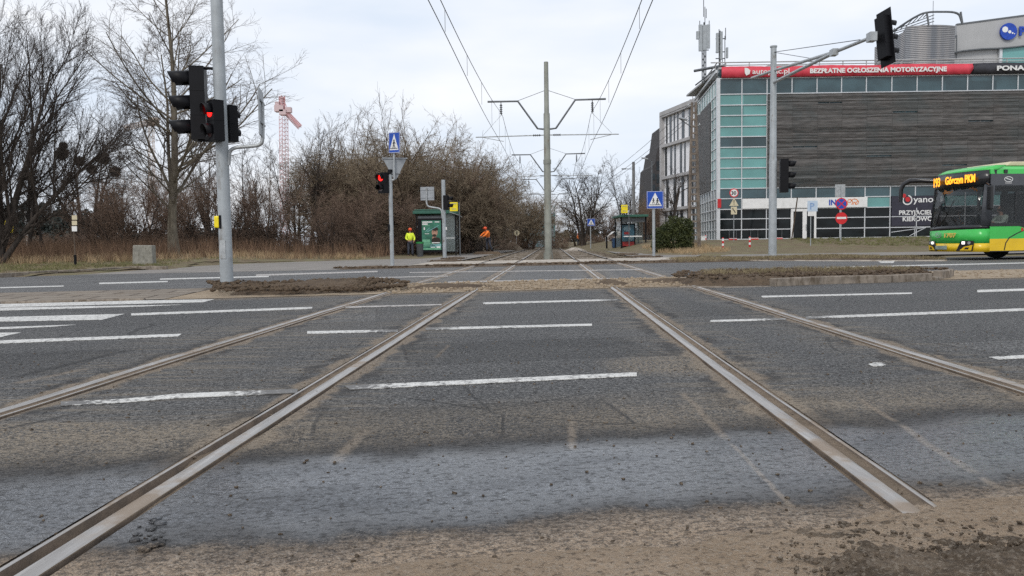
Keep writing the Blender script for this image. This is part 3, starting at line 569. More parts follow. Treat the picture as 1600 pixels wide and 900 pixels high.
def louvre_mat():
    n = NT('louvre_slats'); f = n.noise(n.mapv(n.P, sc=(.9, 1, 9)), 1., 6, .7); g = n.noise(n.mapv(n.P, sc=(.35, 1, .5)), 1., 4, .6)
    c = n.mx(n.sm(f, .3, .7), (.08, .075, .074), (.20, .19, .185)); c = n.mx(n.mul(n.sm(g, .45, .65), .5), c, (.10, .12, .125))
    return n.set(Base_Color=c, Roughness=.65)
MAT['louvre'] = louvre_mat()
def corr_mat(name, a, b, sc, rough=.45):
    n = NT(name); g = n.noise(n.mapv(n.P, sc=(1.4, 1.4, .05)), .6, 3, .5); z = n.n('ShaderNodeSeparateXYZ', (n.P,)).outputs[2]
    w_ = n.mth('SINE', n.mul(z, sc)); c = n.mx(n.sm(g, .35, .65), a, b); c = n.mx(n.sm(w_, -.2, -.9), c, ov(a, .45))
    return n.set(Base_Color=c, Roughness=rough, Metallic=.35, Normal=n.bump(w_, .5, .03))
MAT['corr'] = corr_mat('corrugated_metal', (.20, .21, .23), (.38, .36, .35), 36.); MAT['gclad'] = mat('grey_cladding', (.42, .42, .42), .6, .1, var=.07, scale=.6)
MAT['banner'] = mat('red_banner_vinyl', (.66, .055, .085), .5, var=.18, scale=1.2); MAT['bannerblk'] = mat('black_banner_vinyl', (.03, .03, .038), .5, var=.2)
MAT['bglow'] = MAT['white']; MAT['orange'] = mat('orange', (.85, .22, .01), .5); MAT['navy'] = mat('navy_vinyl', (.03, .028, .045), .4, var=.3); MAT['lblue'] = mat('logo_blue', (.01, .06, .42), .5)
MAT['wstucco'] = mat('white_render', (.88, .88, .90), .8, var=.07, scale=.5); MAT['gstone'] = mat('grey_stone', (.44, .43, .43), .8, var=.15, scale=1); MAT['dbrick'] = mat('dark_brick', (.05, .046, .048), .85, var=.4, scale=2)
# ------------------------------------------------------------------ glass office building
YF = 63.0
def zrow(y, px=1180): return AT(px, y, YF).z
def xcol(px, py=250): return AT(px, py, YF).x
B0 = Vector((xcol(1123), YF, .55))
bd = empty('office_building', tuple(B0), 0, 'glass office building with dark louvred screen and teal corner windows', 'building')
def bz(y): return zrow(y)-B0.z
def bx(px, py=250): return xcol(px, py)-B0.x
XR = 50.0; top = bz(103); DEP = Vector((AT(1088, 147, 75.5).x-B0.x, 12.5)); DEP2 = DEP*1.0
cols = [0.05]+[xcol(p, 300)-B0.x for p in (1159, 1198, 1236.7, 1275.5, 1313.5, 1352, 1391.5)]
while cols[-1] < XR-2: cols.append(cols[-1]+2.045)
# core walls (behind the glass)
MB().prism([(0.12, 0), (XR, 0), (XR, top-.1), (.12, top-.1)], .3, M=Matrix.Translation((0, .35, 0))).build('wall', MAT['dteal'], bd)
MB()._add([(.15, .3, 0), (DEP2.x+.12, DEP2.y, 0), (DEP2.x+.12, DEP2.y, top-.1), (.15, .3, top-.1), (XR, .3, 0), (XR, DEP2.y, 0), (XR, DEP2.y, top-.1), (XR, .3, top-.1)], [(1, 0, 3, 2), (4, 5, 6, 7), (5, 1, 2, 6), (3, 7, 6, 2)]).build('wall', MAT['gclad'], bd)
rows = [bz(y) for y in (373.5, 358.5, 341.8, 326.5, 309.8, 294)]
up = [bz(y) for y in (294, 278.5, 262, 246, 229.5, 213, 197, 179.7, 163.5, 146.5)]
def band(z0, z1, c0, c1, m, name='window'):
    f = MB()
    for i in range(c0, c1): f.b2((cols[i]+.03, .10, z0+.02), (cols[i+1]-.03, .16, z1-.02))
    return f.build(name, MAT[m], bd)
nc = len(cols)-1
for i in range(2): band(rows[i], rows[i+1], 0, nc, 'dglass')
band(rows[2], rows[3], 0, nc, 'dglass')
band(rows[3], rows[4], 0, 1, 'dteal'); band(rows[3], rows[4], 6, 7, 'teal'); band(rows[3], rows[4], 9, nc, 'teal'); band(rows[4], rows[5], 0, nc, 'dteal')
tl = ['teal', 'teal', 'teal', 'teal', 'dteal', 'teal', 'teal', 'teal', 'teal']
for i in range(9): band(up[i], up[i+1], 0, 2, tl[i])
tb = [bz(146.5), bz(122)]; band(tb[0], tb[1], 0, nc, 'dteal')
# mullions
mu = MB(); wm = .075
for i, x in enumerate(cols): mu.b2((x-wm/2, .03, 0), (x+wm/2, .095, rows[5] if i > 2 else tb[1])) if i != 2 else mu.b2((x-wm/2, .03, 0), (x+wm/2, .095, tb[1]))
for x in cols[3:]: mu.b2((x-wm/2, .03, tb[0]), (x+wm/2, .095, tb[1]))
for z in rows[:4]+rows[5:]: mu.b2((0, .02, z-wm/2), (XR, .09, z+wm/2))
mu.b2((0, .02, rows[4]-wm/2), (cols[1], .09, rows[4]+wm/2)); mu.b2((cols[6], .02, rows[4]-wm/2), (cols[7], .09, rows[4]+wm/2))
for z in up[1:]: mu.b2((0, .02, z-wm/2), (cols[2], .09, z+wm/2))
for z in tb: mu.b2((0, .018, z-wm/2), (XR, .088, z+wm/2))
mu.b2((-.12, 0.0, 0), (.12, .4, tb[1]+.05))
mu.build('mullions', MAT['mull'], bd)
# louvred screen with many slats, slightly uneven from bay to bay
rg = random.Random(5); z0, z1 = bz(293), bz(147.5); ns = 64
rr_ = [rg.uniform(-13, 13) for _ in range(ns)]
for k in range(2, nc):
    sc = MB(); xa, xb = cols[k]+.01, cols[k+1]-.01
    for j in range(ns):
        z = z0+(z1-z0)*(j+.5)/ns; sh = rg.random()
        if (k*7+j*3) % 97 == 5: continue
        d = .03+.04*rg.random(); sc.box(((xa+xb)/2, -.12, z), (xb-xa, .012, .095+.035*rg.random()), rot=(R(22+rr_[j]+rg.uniform(-6, 6)), R(rg.uniform(-.2, .2)), 0))
    for xx in (xa+.02, (xa+xb)/2): sc.b2((xx-.02, -.08, z0), (xx+.02, -.04, z1))
    sc.build('louvre_screen', MAT['louvre'], bd)
MB().b2((cols[2], .1, z0), (XR, .2, z1)).build('window', MAT['dteal'], bd)
# side facade
dl = DEP.length; ux, uy = DEP.x/dl, DEP.y/dl
def side(u, z, o=0.): return (u*ux-o*uy, u*uy+o*ux, z)   # o>0 is outwards (to the left)
sf = MB(); L2 = dl*1.0; nb = 9
def sq(f, u0, u1, za, zb, o0, o1):
    f._add([side(u0, za, o0), side(u1, za, o0), side(u1, zb, o0), side(u0, zb, o0), side(u0, za, o1), side(u1, za, o1), side(u1, zb, o1), side(u0, zb, o1)], [(0, 3, 2, 1), (4, 5, 6, 7), (0, 1, 5, 4), (1, 2, 6, 5), (2, 3, 7, 6), (3, 0, 4, 7)])
for i in range(9):
    q = MB(); m = ['dglass', 'dglass', 'dglass', 'dteal', 'dteal', 'teal', 'teal', 'teal', 'teal'][i] if i < 5 else 'teal'
allz = rows+up[1:]+[tb[1]]
g1, g2 = MB(), MB()
for i in range(len(allz)-1):
    if allz[i] < z0-.5: sq(g1, .3, L2, allz[i]+.03, allz[i+1]-.03, .03, .08)
    else: sq(g2, .3, L2 if allz[i] > z1 else 3.0, allz[i]+.03, allz[i+1]-.03, .03, .08)
g1.build('window', MAT['dteal'], bd); g2.build('window', MAT['teal'], bd)
for z in allz: sq(sf, 0, L2 if (z < z0+.1 or z > z1-.1) else 3.0, z-.035, z+.035, .08, .14)
for i in range(nb+1):
    u = .05+i*(L2-.1)/nb; sq(sf, u-.04, u+.04, 0, rows[5], .08, .15)
    if u < 3.1 or True: sq(sf, u-.04, u+.04, tb[0], tb[1], .08, .15)
for u in (1.4, 2.9): sq(sf, u-.04, u+.04, rows[5], tb[0], .08, .15)
sq(sf, 0, L2, top-.5, top-.3, .1, .25)
sf.build('mullions', MAT['mull'], bd)
ls = MB()
for j in range(ns):
    z = z0+(z1-z0)*(j+.5)/ns; sq(ls, 3.0, L2, z-.045, z+.04, .2, .23)
sq(ls, 3.0, L2, z0, z1, .05, .09)
ls.build('louvre_screen', MAT['louvre'], bd)
# roof edge, rail and plant
rf = MB(); rf.b2((.1, .3, top-.15), (XR, 12, top)); rf.tube([(-.6, .2, top+.35), (XR, .2, top+.35)], .05); rf.tube([(.2, .3, top+.15), (XR, .3, top+.15)], .04)
for i in range(26): rf.b2((.6+i*1.9, .2, top-.1), (.66+i*1.9, .26, top+.4))
for i in range(12): rf.tube([side(1+i*1.9, top-.1, .1), side(1+i*1.9, top+.35, .1)], .04, 5)
rf.tube([side(.2, top+.35, .1), side(L2, top+.35, .1)], .05, 6); rf.build('roof', MAT['gclad'], bd)
# entrance door
dr = MB(); dx0, dx1 = bx(1235.5, 340), bx(1275, 340); dzt = bz(327.5)
for a in (dx0, (dx0+dx1)/2-.08, (dx0+dx1)/2+.09, dx1-.17): dr.b2((a, -.06, 0), (a+.17 if a != dx0 else a+.2, .0, dzt))
dr.b2((dx0, -.065, dzt-.2), (dx1, -.005, dzt)); dr.b2((dx0, -.065, 0), (dx1, -.005, .15))
door = dr.build('door', MAT['white'], bd); MB().tube([((dx0+dx1)/2+.2, -.12, .9), ((dx0+dx1)/2+.2, -.12, 1.4)], .03).build('handle', MAT['galv'], door)
MB().b2((dx0+.2, -.03, .15), (dx1-.17, -.01, dzt-.2)).build('pane', MAT['dglass'], door)
# white name board with the bank's letters and its orange lion
wx0, wx1 = bx(1159.5, 318), bx(1354.5, 318); wz0, wz1 = bz(326), bz(310.3)
wb = MB().b2((wx0, -.10, wz0), (wx1, .0, wz1)).build('name_board', MAT['white'], bd, .01)
text('lettering', 'ING', .62, MAT['lblue'], wb, Matrix.Translation((bx(1294, 318), -.115, wz0+.2)), .01, .02)
lx = bx(1330, 318); lz = (wz0+wz1)/2; lo = MB()
for pts in ([(-.32, -.22), (-.38, .0), (-.28, .2), (-.1, .26), (-.02, .1), (-.12, -.02), (-.3, 0)], [(-.02, -.2), (.08, .0), (0, .2), (.2, .26), (.42, .2), (.55, .05), (.5, -.14), (.36, -.2)], [(.1, -.22), (.14, -.05), (.26, .02), (.3, -.2)], [(.32, -.2), (.36, 0), (.48, .06)]):
    for a, b in zip(pts, pts[1:]): lo.line((lx+a[0], lz+a[1]), (lx+b[0], lz+b[1]), .05, -.115, .01)
lo.build('logo', MAT['orange'], wb)
# dark shop panel: logo ring and three lines of lettering
yx0, yx1 = bx(1392.5, 340), bx(1470, 340); yp = MB().b2((yx0, -.07, rows[0]+.9), (yx1, -.0, rows[4]+.0)).build('shop_panel', MAT['navy'], bd)
rx_, rzz = bx(1417, 316), bz(316); rg2 = MB()
for i in range(20):
    a, b = 2*math.pi*i/24+2.4, 2*math.pi*(i+1)/24+2.4; rg2.line((rx_+.36*math.cos(a), rzz+.36*math.sin(a)), (rx_+.36*math.cos(b), rzz+.36*math.sin(b)), .10, -.085, .01)
rg2.build('logo', MAT['white'], yp); MB().disc((rx_+.02, -.09, rzz+.05), .2, .01).disc((rx_-.28, -.095, rzz+.34), .17, .01).build('logo', MAT['red'], yp)
text('lettering', 'yanosik', .72, MAT['white'], yp, Matrix.Translation((bx(1426.5, 316), -.085, rzz-.2)), .01, .008, sx=1.18)
text('lettering', 'PRZYJACIEL', .5, MAT['white'], yp, Matrix.Translation((bx(1403.5, 336), -.085, bz(339))), .01, .012, sx=1.05)
text('lettering', 'KIEROWCY', .5, MAT['white'], yp, Matrix.Translation((bx(1409, 348), -.085, bz(349))), .01, .012, sx=1.05)
mm = MB()
for x in (bx(1431, 350),): mm.b2((x-.03, -.09, rows[0]), (x+.03, -.075, rows[3]-.1))
for z in (rows[1], rows[2]): mm.b2((yx0, -.09, z-.03), (yx1, -.075, z+.03))
mm.line((bx(1393), bz(366)), (bx(1445), bz(359.5)), .05, -.09); mm.line((bx(1422), bz(372)), (bx(1448), bz(359)), .05, -.092); mm.build('rail', MAT['mull'], yp)
# small red and white sign by the corner pillar
MB().b2((-.1, -.02, bz(324)), (.18, -.1, bz(310))).build('pillar_sign', MAT['red'], bd)
# ---- roof banner
bn0 = bx(1127, 112); bn1 = bx(1514, 110); bnz0, bnz1 = bz(121.3), bz(104.5)
bn = empty('roof_banner', (B0.x, B0.y-.02, B0.z), 0, 'long red and black advertising banner along the roof edge of the glass building', 'banner')
def ripple(x0, x1, m, cut0, cut1):
    n = 160; V = []; F = []
    for i in range(n+1):
        t = i/n
        for j, z in enumerate((bnz0, (bnz0+bnz1)/2, bnz1)):
            x = x0+(x1-x0)*t+(cut0*(j/2) if i == 0 else 0)+(cut1*(j/2) if i == n else 0)
            V.append((x, -.12+.03*math.sin(x*3.1+j)+.025*math.sin(x*7.7+j*2), z+.03*math.sin(x*.9)*(j == 2)))
    for i in range(n):
        for j in range(2): F.append((i*3+j, i*3+3+j, i*3+4+j, i*3+1+j))
    o = link('banner_cloth', mesh_np('banner_cloth', V, F, True), MAT[m], bn); md = o.modifiers.new('t', 'SOLIDIFY'); md.thickness = .02; return o
r1 = ripple(bn0, bn1, 'banner', 0, .6); r2 = ripple(bn1+.05, XR, 'bannerblk', .6, 0)
tz = (bnz0+bnz1)/2-.17; fr = -.21
text('lettering', 'autoplac.pl', .56, MAT['white'], bn, Matrix.Translation((bx(1174, 112), fr, tz)), .01, .006, sx=1.25)
lf = MB().prism([(bx(1163, 112)+a, (bnz0+bnz1)/2+b) for a, b in ((-.05, .32), (.2, .3), (.42, .1), (.36, -.18), (.1, -.3), (-.03, -.1))], .01, M=Matrix.Translation((0, fr, 0))).build('logo', MAT['white'], bn)
def fit(s, x0, x1, size, z, bold): 
    o = text('lettering', s, size, MAT['white'], bn, Matrix(), .01, bold); xs = [v.co.x for v in o.data.vertices]; k = (x1-x0)/(max(xs)-min(xs)); mn = min(xs)
    for v in o.data.vertices: v.co.x = x0+(v.co.x-mn)*k; v.co.y += fr; v.co.z += z
    return o
fit('BEZPŁATNE OGŁOSZENIA MOTORYZACYJNE', bx(1264, 110), bx(1477, 108), .50, tz, .022)
fit('PONAD 100 000 AUT', bx(1555, 107), bx(1555, 107)+7.4, .50, tz, .022)
# ---- plant room, grey wing with blue disc sign
pr = empty('plant_room', tuple(AT(1410, 95, 74)), 0, 'ribbed silver plant room standing on the roof of the glass building', 'plant room')
P0 = AT(1410, 95, 74); q = lambda px, py, Y=74: AT(px, py, Y)-P0
a, b, c, d = q(1417, 95), q(1494, 95), q(1494, 38), q(1417, 40); pw = MB(); dp = Vector((-.2, 6, 0)); 
n_ = 24; V = []; F = []
for i in range(n_+1):
    t = i/n_; x = a.x+(b.x-a.x)*t; y = -.45*math.sin(math.pi*t)+.3
    V += [(x, y, a.z-1), (x, y, d.z)]
for i in range(n_): F.append((2*i, 2*i+2, 2*i+3, 2*i+1))
F.append(tuple(2*i+1 for i in range(n_+1)))
pw._add(V, F); e = q(1404, 48, 80); pw._add([(a.x, .3, a.z-1), (e.x, 6, a.z-1), (e.x, 6, d.z), (a.x, .3, d.z)], [(0, 3, 2, 1)])
pw.b2((a.x+.2, .5, a.z-1), (b.x-.2, 7, d.z-.3)); pw.build('wall', MAT['corr'], pr)
pm = MB(); h = d.z
for dx in (0, 3.2): pm.tube([(a.x+1.9+dx, -.2, h), (a.x+1.7+dx, -.2, h+1.15)], .09, 6)
pm.sweep([(a.x-.1, 5, h), (a.x+.9, 1, h+.9), (a.x+1.6, -.2, h+1.2), (a.x+4.7, -.2, h+1.15), (a.x+5.1, -.2, h)], .1, 6)
for i in range(7): pm.tube([(a.x+.2+i*.25, 4-i*.6, h+.1+i*.12), (a.x+.5+i*.25, 3.4-i*.6, h+.7+i*.09)], .04, 5)
for z in (.3, .6, .9): pm.tube([(a.x+.1, 4, h+z*.5), (a.x+2.4, -.2, h+z)], .04, 5)
pm.tube([(a.x+2.3, -.2, h), (a.x+2.3, -.2, h+2.2)], .025, 5); pm.build('pipe_frame', MAT['dgalv'], pr)
gw = empty('roof_wing', tuple(AT(1500, 98, 76)), 0, 'smooth grey upper wing with a blue disc sign above the office roof', 'building')
Q0 = AT(1500, 98, 76); q = lambda px, py, Y=76: AT(px, py, Y)-Q0
pts = [q(1480, 96), q(1650, 94), q(1760, 92), q(1760, 2), q(1600, 24.5), q(1495, 38.5), q(1495, 60), q(1480, 60)]
MB().prism([(p.x, p.z-(1.5 if i < 3 else 0)) for i, p in enumerate(pts)], 8).build('wall', MAT['gclad'], gw)
ed = MB()
for i, j in ((3, 4), (4, 5)): ed.line((pts[i].x, pts[i].z+.02), (pts[j].x, pts[j].z+.02), .14, -.06, .3)
ed.line((pts[5].x, pts[5].z-1), (pts[5].x, q(1495, 92).z), .08, -.05, .2)
arc = [q(1473, 86), q(1500, 81), q(1530, 78), q(1557, 77), q(1580, 75), q(1620, 70), q(1760, 58)]
for a_, b_ in zip(arc, arc[1:]): ed.line((a_.x, a_.z), (b_.x, b_.z), .10, -.5, .6)
ed.build('roof_edge', MAT['dgalv'], gw)
MB().prism([(p.x, p.z) for p in (q(1562, 99), q(1760, 99), q(1760, 60), q(1600, 74), q(1562, 77))], .1, M=Matrix.Translation((0, -.15, 0))).build('window', MAT['teal'], gw)
MB().b2((q(1558.5, 99).x, -.3, q(1560, 99).z), (q(1563, 99).x, -.1, q(1560, 77).z)).build('column', MAT['mull'], gw)
cc = q(1574, 50); dsk = MB().disc((cc.x, -.25, cc.z), .80, .2).build('sign_disc', MAT['lblue'], gw)
MB().disc((cc.x-.38, -.27, cc.z+.18), .28, .02).disc((cc.x+.06, -.27, cc.z-.05), .15, .02).disc((cc.x+.34, -.27, cc.z-.17), .08, .02).disc((cc.x+.52, -.27, cc.z-.24), .05, .02).build('dots', MAT['white'], dsk)
text('lettering', 'P', 1.15, MAT['lblue'], gw, Matrix.Translation((q(1590, 50).x, -.2, cc.z-.38)), .15, .05)
# ---- rooftop antennas
def antenna(px, py, Y, lab, spec):
    base = AT(px, py, Y); t = empty('antenna_mast', tuple(base), 0, lab, 'antenna'); s = Y/1200
    m = MB(); pn = MB()
    m.tube([(0, 0, 0), (0, 0, spec['h']*s)], .07, 6)
    for (dx, z0, z1, wd) in spec['p']: pn.b2((dx*s-wd*s/2, -.25, z0*s), (dx*s+wd*s/2, -.05, z1*s))
    for (dx, z0, z1) in spec['r']: m.tube([(dx*s, -.1, z0*s), (dx*s, -.1, z1*s)], .035, 5)
    for z in spec['b']: m.tube([(-7*s, -.05, z*s), (7*s, -.05, z*s)], .045, 5)
    for i in range(spec.get('l', 0)): m.tube([(-.12*(-1)**i, 0, i*4.5*s), (.12*(-1)**i, 0, (i+1)*4.5*s)], .03, 4); 
    if spec.get('l'):
        for dx in (-.16, .16): m.tube([(dx, 0, 0), (dx, 0, 50*s)], .05, 5)
    m.build('mast', MAT['dgalv'], t); pn.build('antenna_panel', MAT['greypaint'], t, .02)
antenna(1100, 130, 68, 'tall antenna mast with pale panels, left of the roof corner', dict(h=92, p=[(-6, 48, 88, 5.5), (0.3, 49, 87, 6), (5.8, 52, 88, 5), (-10, 66, 78, 5)], r=[(1, 85, 115), (3, 98, 112), (-1, 100, 132), (-7, 80, 94), (7.5, 60, 94)], b=[50, 66, 80], l=10))
antenna(1125, 104, 64, 'shorter antenna cluster with narrow panels on the roof corner', dict(h=54, p=[(-5, 20, 50, 3.6), (1, 10, 52, 3.6), (10, 12, 28, 3)], r=[(-2, 0, 56), (3, 4, 52), (7, 4, 46), (8, 40, 58)], b=[42, 22, 12]))
arm = empty('roof_bracket', tuple(AT(1124, 102, 64.5)), 0, 'horizontal steel bracket holding the tall antenna mast', 'bracket')
MB().tube([(-1.6, 2, 0), (.5, 0, 0)], .12, 6).tube([(-1.5, 2, -1.2), (0, 0, -.1)], .06, 6).build('beam', MAT['dgalv'], arm)
# ------------------------------------------------------------------ white office block
W0 = AT(1089, 370, 80); W1 = AT(1033, 370, 89); W0.z = .5; W1.z = .5
dd = (W1-W0); L = dd.length; ang = math.atan2(-dd.y, -dd.x)   # local +x runs from far end (W1) to near end (W0)
wb_ = empty('white_block', tuple(W1), ang, 'white four storey block with tall dark window slots behind the utility pole', 'building')
hA = AT(1033, 180, 89).z-.5; hB = AT(1089, 152, 80).z-.5; H_ = (hA+hB)/2; LL = L+9
MB().b2((0, .35, 0), (LL, 12, H_)).build('wall', MAT['wstucco'], wb_)
fr_ = MB(); fl = [0, H_*.245, H_*.49, H_*.735, H_-.5]
for z in fl: fr_.b2((-.1, -.05, z), (LL, .40, z+.32))
fr_.b2((-.25, -.06, 0), (.25, .6, H_+.02)); fr_.b2((-.15, -.1, H_-.3), (LL, .3, H_+.15)); fr_.build('ledges', MAT['gstone'], wb_)
rgb = random.Random(3); pit = 1.12
for k in range(4):
    x = .45+.3*(k % 2)
    while x < LL-1:
        wdt = rgb.choice((.3, .36, .5, .62)); wn = MB().b2((x, .30, fl[k]+.36), (x+wdt, .36, fl[k+1]-.06)).build('window', MAT['tinted'], wb_); x += wdt+rgb.choice((.6, .9, 1.1, 1.4))
pb = MB(); pb.b2((L*.62, 3, H_), (LL, 10, H_+1.6)); pb.b2((L*.8, 4, H_+1.6), (L*.8+.8, 5, H_+2.1)); pb.build('roof_box', MAT['gclad'], wb_)
# dark building beyond
D0 = AT(1036, 372, 112); D0.z = .3
db = empty('dark_block', tuple(D0), 0, 'dark brick building with gabled end beyond the white block', 'building'); s = 112/1200
MB().prism([(-20*s, 0), (40*s, 0), (40*s, 190*s), (3*s, 185*s), (-2*s, 150*s), (-8*s, 148*s), (-12*s, 125*s), (-17*s, 120*s), (-20*s, 60*s)], 10).build('wall', MAT['dbrick'], db)
wv = MB()
for i in range(6): wv.b2((-10*s, -.05, (14+20*i)*s), (-5*s, .02, (28+20*i)*s)); wv.b2((-16*s, -.05, (14+17*i)*s), (-12*s, .02, (24+17*i)*s))
wv.build('window', MAT['tinted'], db)
# green-blue industrial structure seen between the trees
g0 = AT(842, 383, 120); g0.z = .1; gb_ = empty('depot_building', tuple(g0), 0, 'low teal framed depot building at the far end of the tracks', 'building')
m1, m2 = MB(), MB(); m1.b2((-3, 0, 0), (2.6, 8, 5.2)); 
for i in range(7): m2.b2((-3+i*.9, -.25, 0), (-2.9+i*.9, -.1, 6.2))
for z in (1.5, 3.1, 4.7, 6.1): m2.b2((-3.1, -.25, z), (2.6, -.1, z+.12))
m1.build('wall', mat('depot_wall', (.20, .25, .28), .7, var=.4, scale=.8), gb_); m2.build('steel_frame', mat('teal_steel', (.10, .24, .25), .6), gb_)
# ------------------------------------------------------------------ catenary
def cat_mast(Y, i, lab):
    x = (RAILS[1][0]+RAILS[2][0])/2+KR*Y; t = empty('catenary_mast', (x, Y, -.05), -math.atan(KR), lab, 'mast', 'catenary masts between the two tracks')
    MB().tube([(0, 0, 0), (0, 0, 4.55), (0, 0, 4.6), (0, 0, 6.75), (0, 0, 6.8), (0, 0, 9.1)], [.165, .16, .15, .145, .115, .10], 12).tube([(0, 0, 4.45), (0, 0, 4.65)], .18, 12).tube([(0, 0, 0), (0, 0, .35)], .22, 12).build('pole', MAT['mastgreen'], t)
    for sg in (-1, 1):
        a = MB(); a.tube([(sg*.15, 0, 6.05), (sg*.42, 0, 6.08), (sg*1.32, 0, 7.35), (sg*2.72, 0, 7.36)], .045, 8)
        a.tube([(sg*.1, 0, 7.8), (sg*1.3, 0, 7.38)], .012, 5); a.build('bracket_arm', MAT['dgalv'], t)
        s_ = MB(); s_.tube([(sg*.15, 0, 5.78), (sg*3.3, 0, 5.75)], .028, 6); s_.tube([(sg*2.95, 0, 5.73), (sg*2.0, 0, 5.53)], .016, 5); s_.tube([(sg*2.98, 0, 5.8), (sg*2.08, 0, 6.75)], .008, 4); s_.build('steady_arm', MAT['galv'], t)
        ii = MB(); ij = MB()
        for k in range(5): ii.cone((sg*2.1, 0, 7.22-.09*k), (0, 0, -1), .035, .075, .05, 8)
        ii.tube([(sg*2.1, 0, 7.35), (sg*2.1, 0, 6.72)], .018, 5)
        for k in range(4): ij.cone((sg*(.3+.09*k), 0, 5.775), (sg, 0, 0), .03, .06, .05, 8)
        ii.build('insulator', MAT['blackp'], t); ij.build('insulator', MAT['blackp'], t)
for i, (Y, lab) in enumerate(((35.8, 'nearest grey green catenary mast, tall in full view between the tracks'), (57.5, 'second catenary mast, hidden behind the nearest one save its arms'), (80, 'third catenary mast along the tracks'), (104, 'fourth catenary mast, small in the distance'), (128, 'farthest catenary mast at the end of the straight'))): cat_mast(Y, i, lab)
MAT['wire'] = mat('wire_dark', (.10, .10, .11), .6, .3)
cps = [-12, 13.8-.0, 35.8, 57.5, 80, 104, 128]
def wires(sg, lab):
    t = empty('overhead_wire', (0, 0, 0), 0, lab, 'overhead wire', 'overhead wires'); c0 = (RAILS[1][0]+RAILS[2][0])/2+sg*2.05; dr_ = MB(); me_ = MB(); co = MB()
    sup = [-7.0, 35.8, 57.5, 80, 104, 128]; 
    def mz(y):
        for a, b in zip(sup, sup[1:]):
            if a <= y <= b: u = (y-a)/(b-a); return 6.72-4*u*(1-u)*((1.0 if a < 0 else .55))
    ys = np.concatenate([np.arange(-7, 60, 1.2), np.arange(60, 128, 3)])
    r = lambda y: .010 if y < 50 else .014
    me_.tube([(c0+KR*y, y, mz(y)) for y in ys], [r(y) for y in ys], 4, smooth=False); co.tube([(c0+KR*y+sg*.06*math.sin(y*.07), y, 5.28-.05*math.sin(y*.3)) for y in ys], [r(y) for y in ys], 4, smooth=False)
    for y in np.arange(-5, 100, 4.3):
        if abs(y-35.8) > 1: dr_.tube([(c0+KR*y, y, 5.26), (c0+KR*y, y, mz(y))], .006, 3, smooth=False)
    me_.build('messenger_wire', MAT['wire'], t); co.build('contact_wire', MAT['wire'], t); dr_.build('dropper', MAT['wire'], t)
wires(-1, 'overhead wires strung above the track left of the masts'); wires(1, 'overhead wires strung above the track right of the masts')
# ------------------------------------------------------------------ bare trees
def bark(name, a, b, sc=6):
    n = NT(name); f = n.noise(n.mapv(n.P, sc=(1, 1, .3)), sc, 6, .7); return n.set(Base_Color=n.mx(n.sm(f, .3, .7), a, b), Roughness=.9, Spec=.15, Normal=n.bump(f, .6, .02))
MAT['barkd'] = bark('dark_bark', (.034, .029, .026), (.085, .07, .06)); MAT['barkp'] = bark('pale_bark', (.10, .085, .065), (.23, .20, .155)); MAT['barkb'] = bark('brown_bark', (.055, .040, .030), (.12, .088, .062))
MAT['twd'] = bark('dark_twigs', (.048, .039, .035), (.095, .078, .068)); MAT['twr'] = bark('red_brown_twigs', (.18, .125, .095), (.30, .215, .165), 1.5); MAT['two'] = bark('ochre_brown_twigs', (.19, .15, .105), (.32, .255, .18), 1.5); MAT['twp'] = bark('grey_twigs', (.12, .10, .09), (.22, .185, .165), 1.5)
def tubes_np(P, Rr, k=3):
    n, m, _ = P.shape; T = np.gradient(P, axis=1); T /= np.linalg.norm(T, axis=2, keepdims=True)+1e-9
    ref = np.where(np.abs(T[:, :1, 2:3]) > .9, np.array([[[1., 0, 0]]]), np.array([[[0, 0, 1.]]])); ref = np.broadcast_to(ref, T.shape)
    U = np.cross(T, ref); U /= np.linalg.norm(U, axis=2, keepdims=True)+1e-9; W = np.cross(T, U); a = np.arange(k)*2*np.pi/k
    V = P[:, :, None]+Rr[:, :, None, None]*(U[:, :, None]*np.cos(a)[:, None]+W[:, :, None]*np.sin(a)[:, None])
    base = (np.arange(n)*m*k)[:, None, None]+(np.arange(m-1)*k)[None, :, None]; j = np.arange(k)[None, None]; j2 = (j+1) % k
    F = np.stack([base+j, base+j2, base+k+j2, base+k+j], -1).reshape(-1, 4); return V.reshape(-1, 3), F
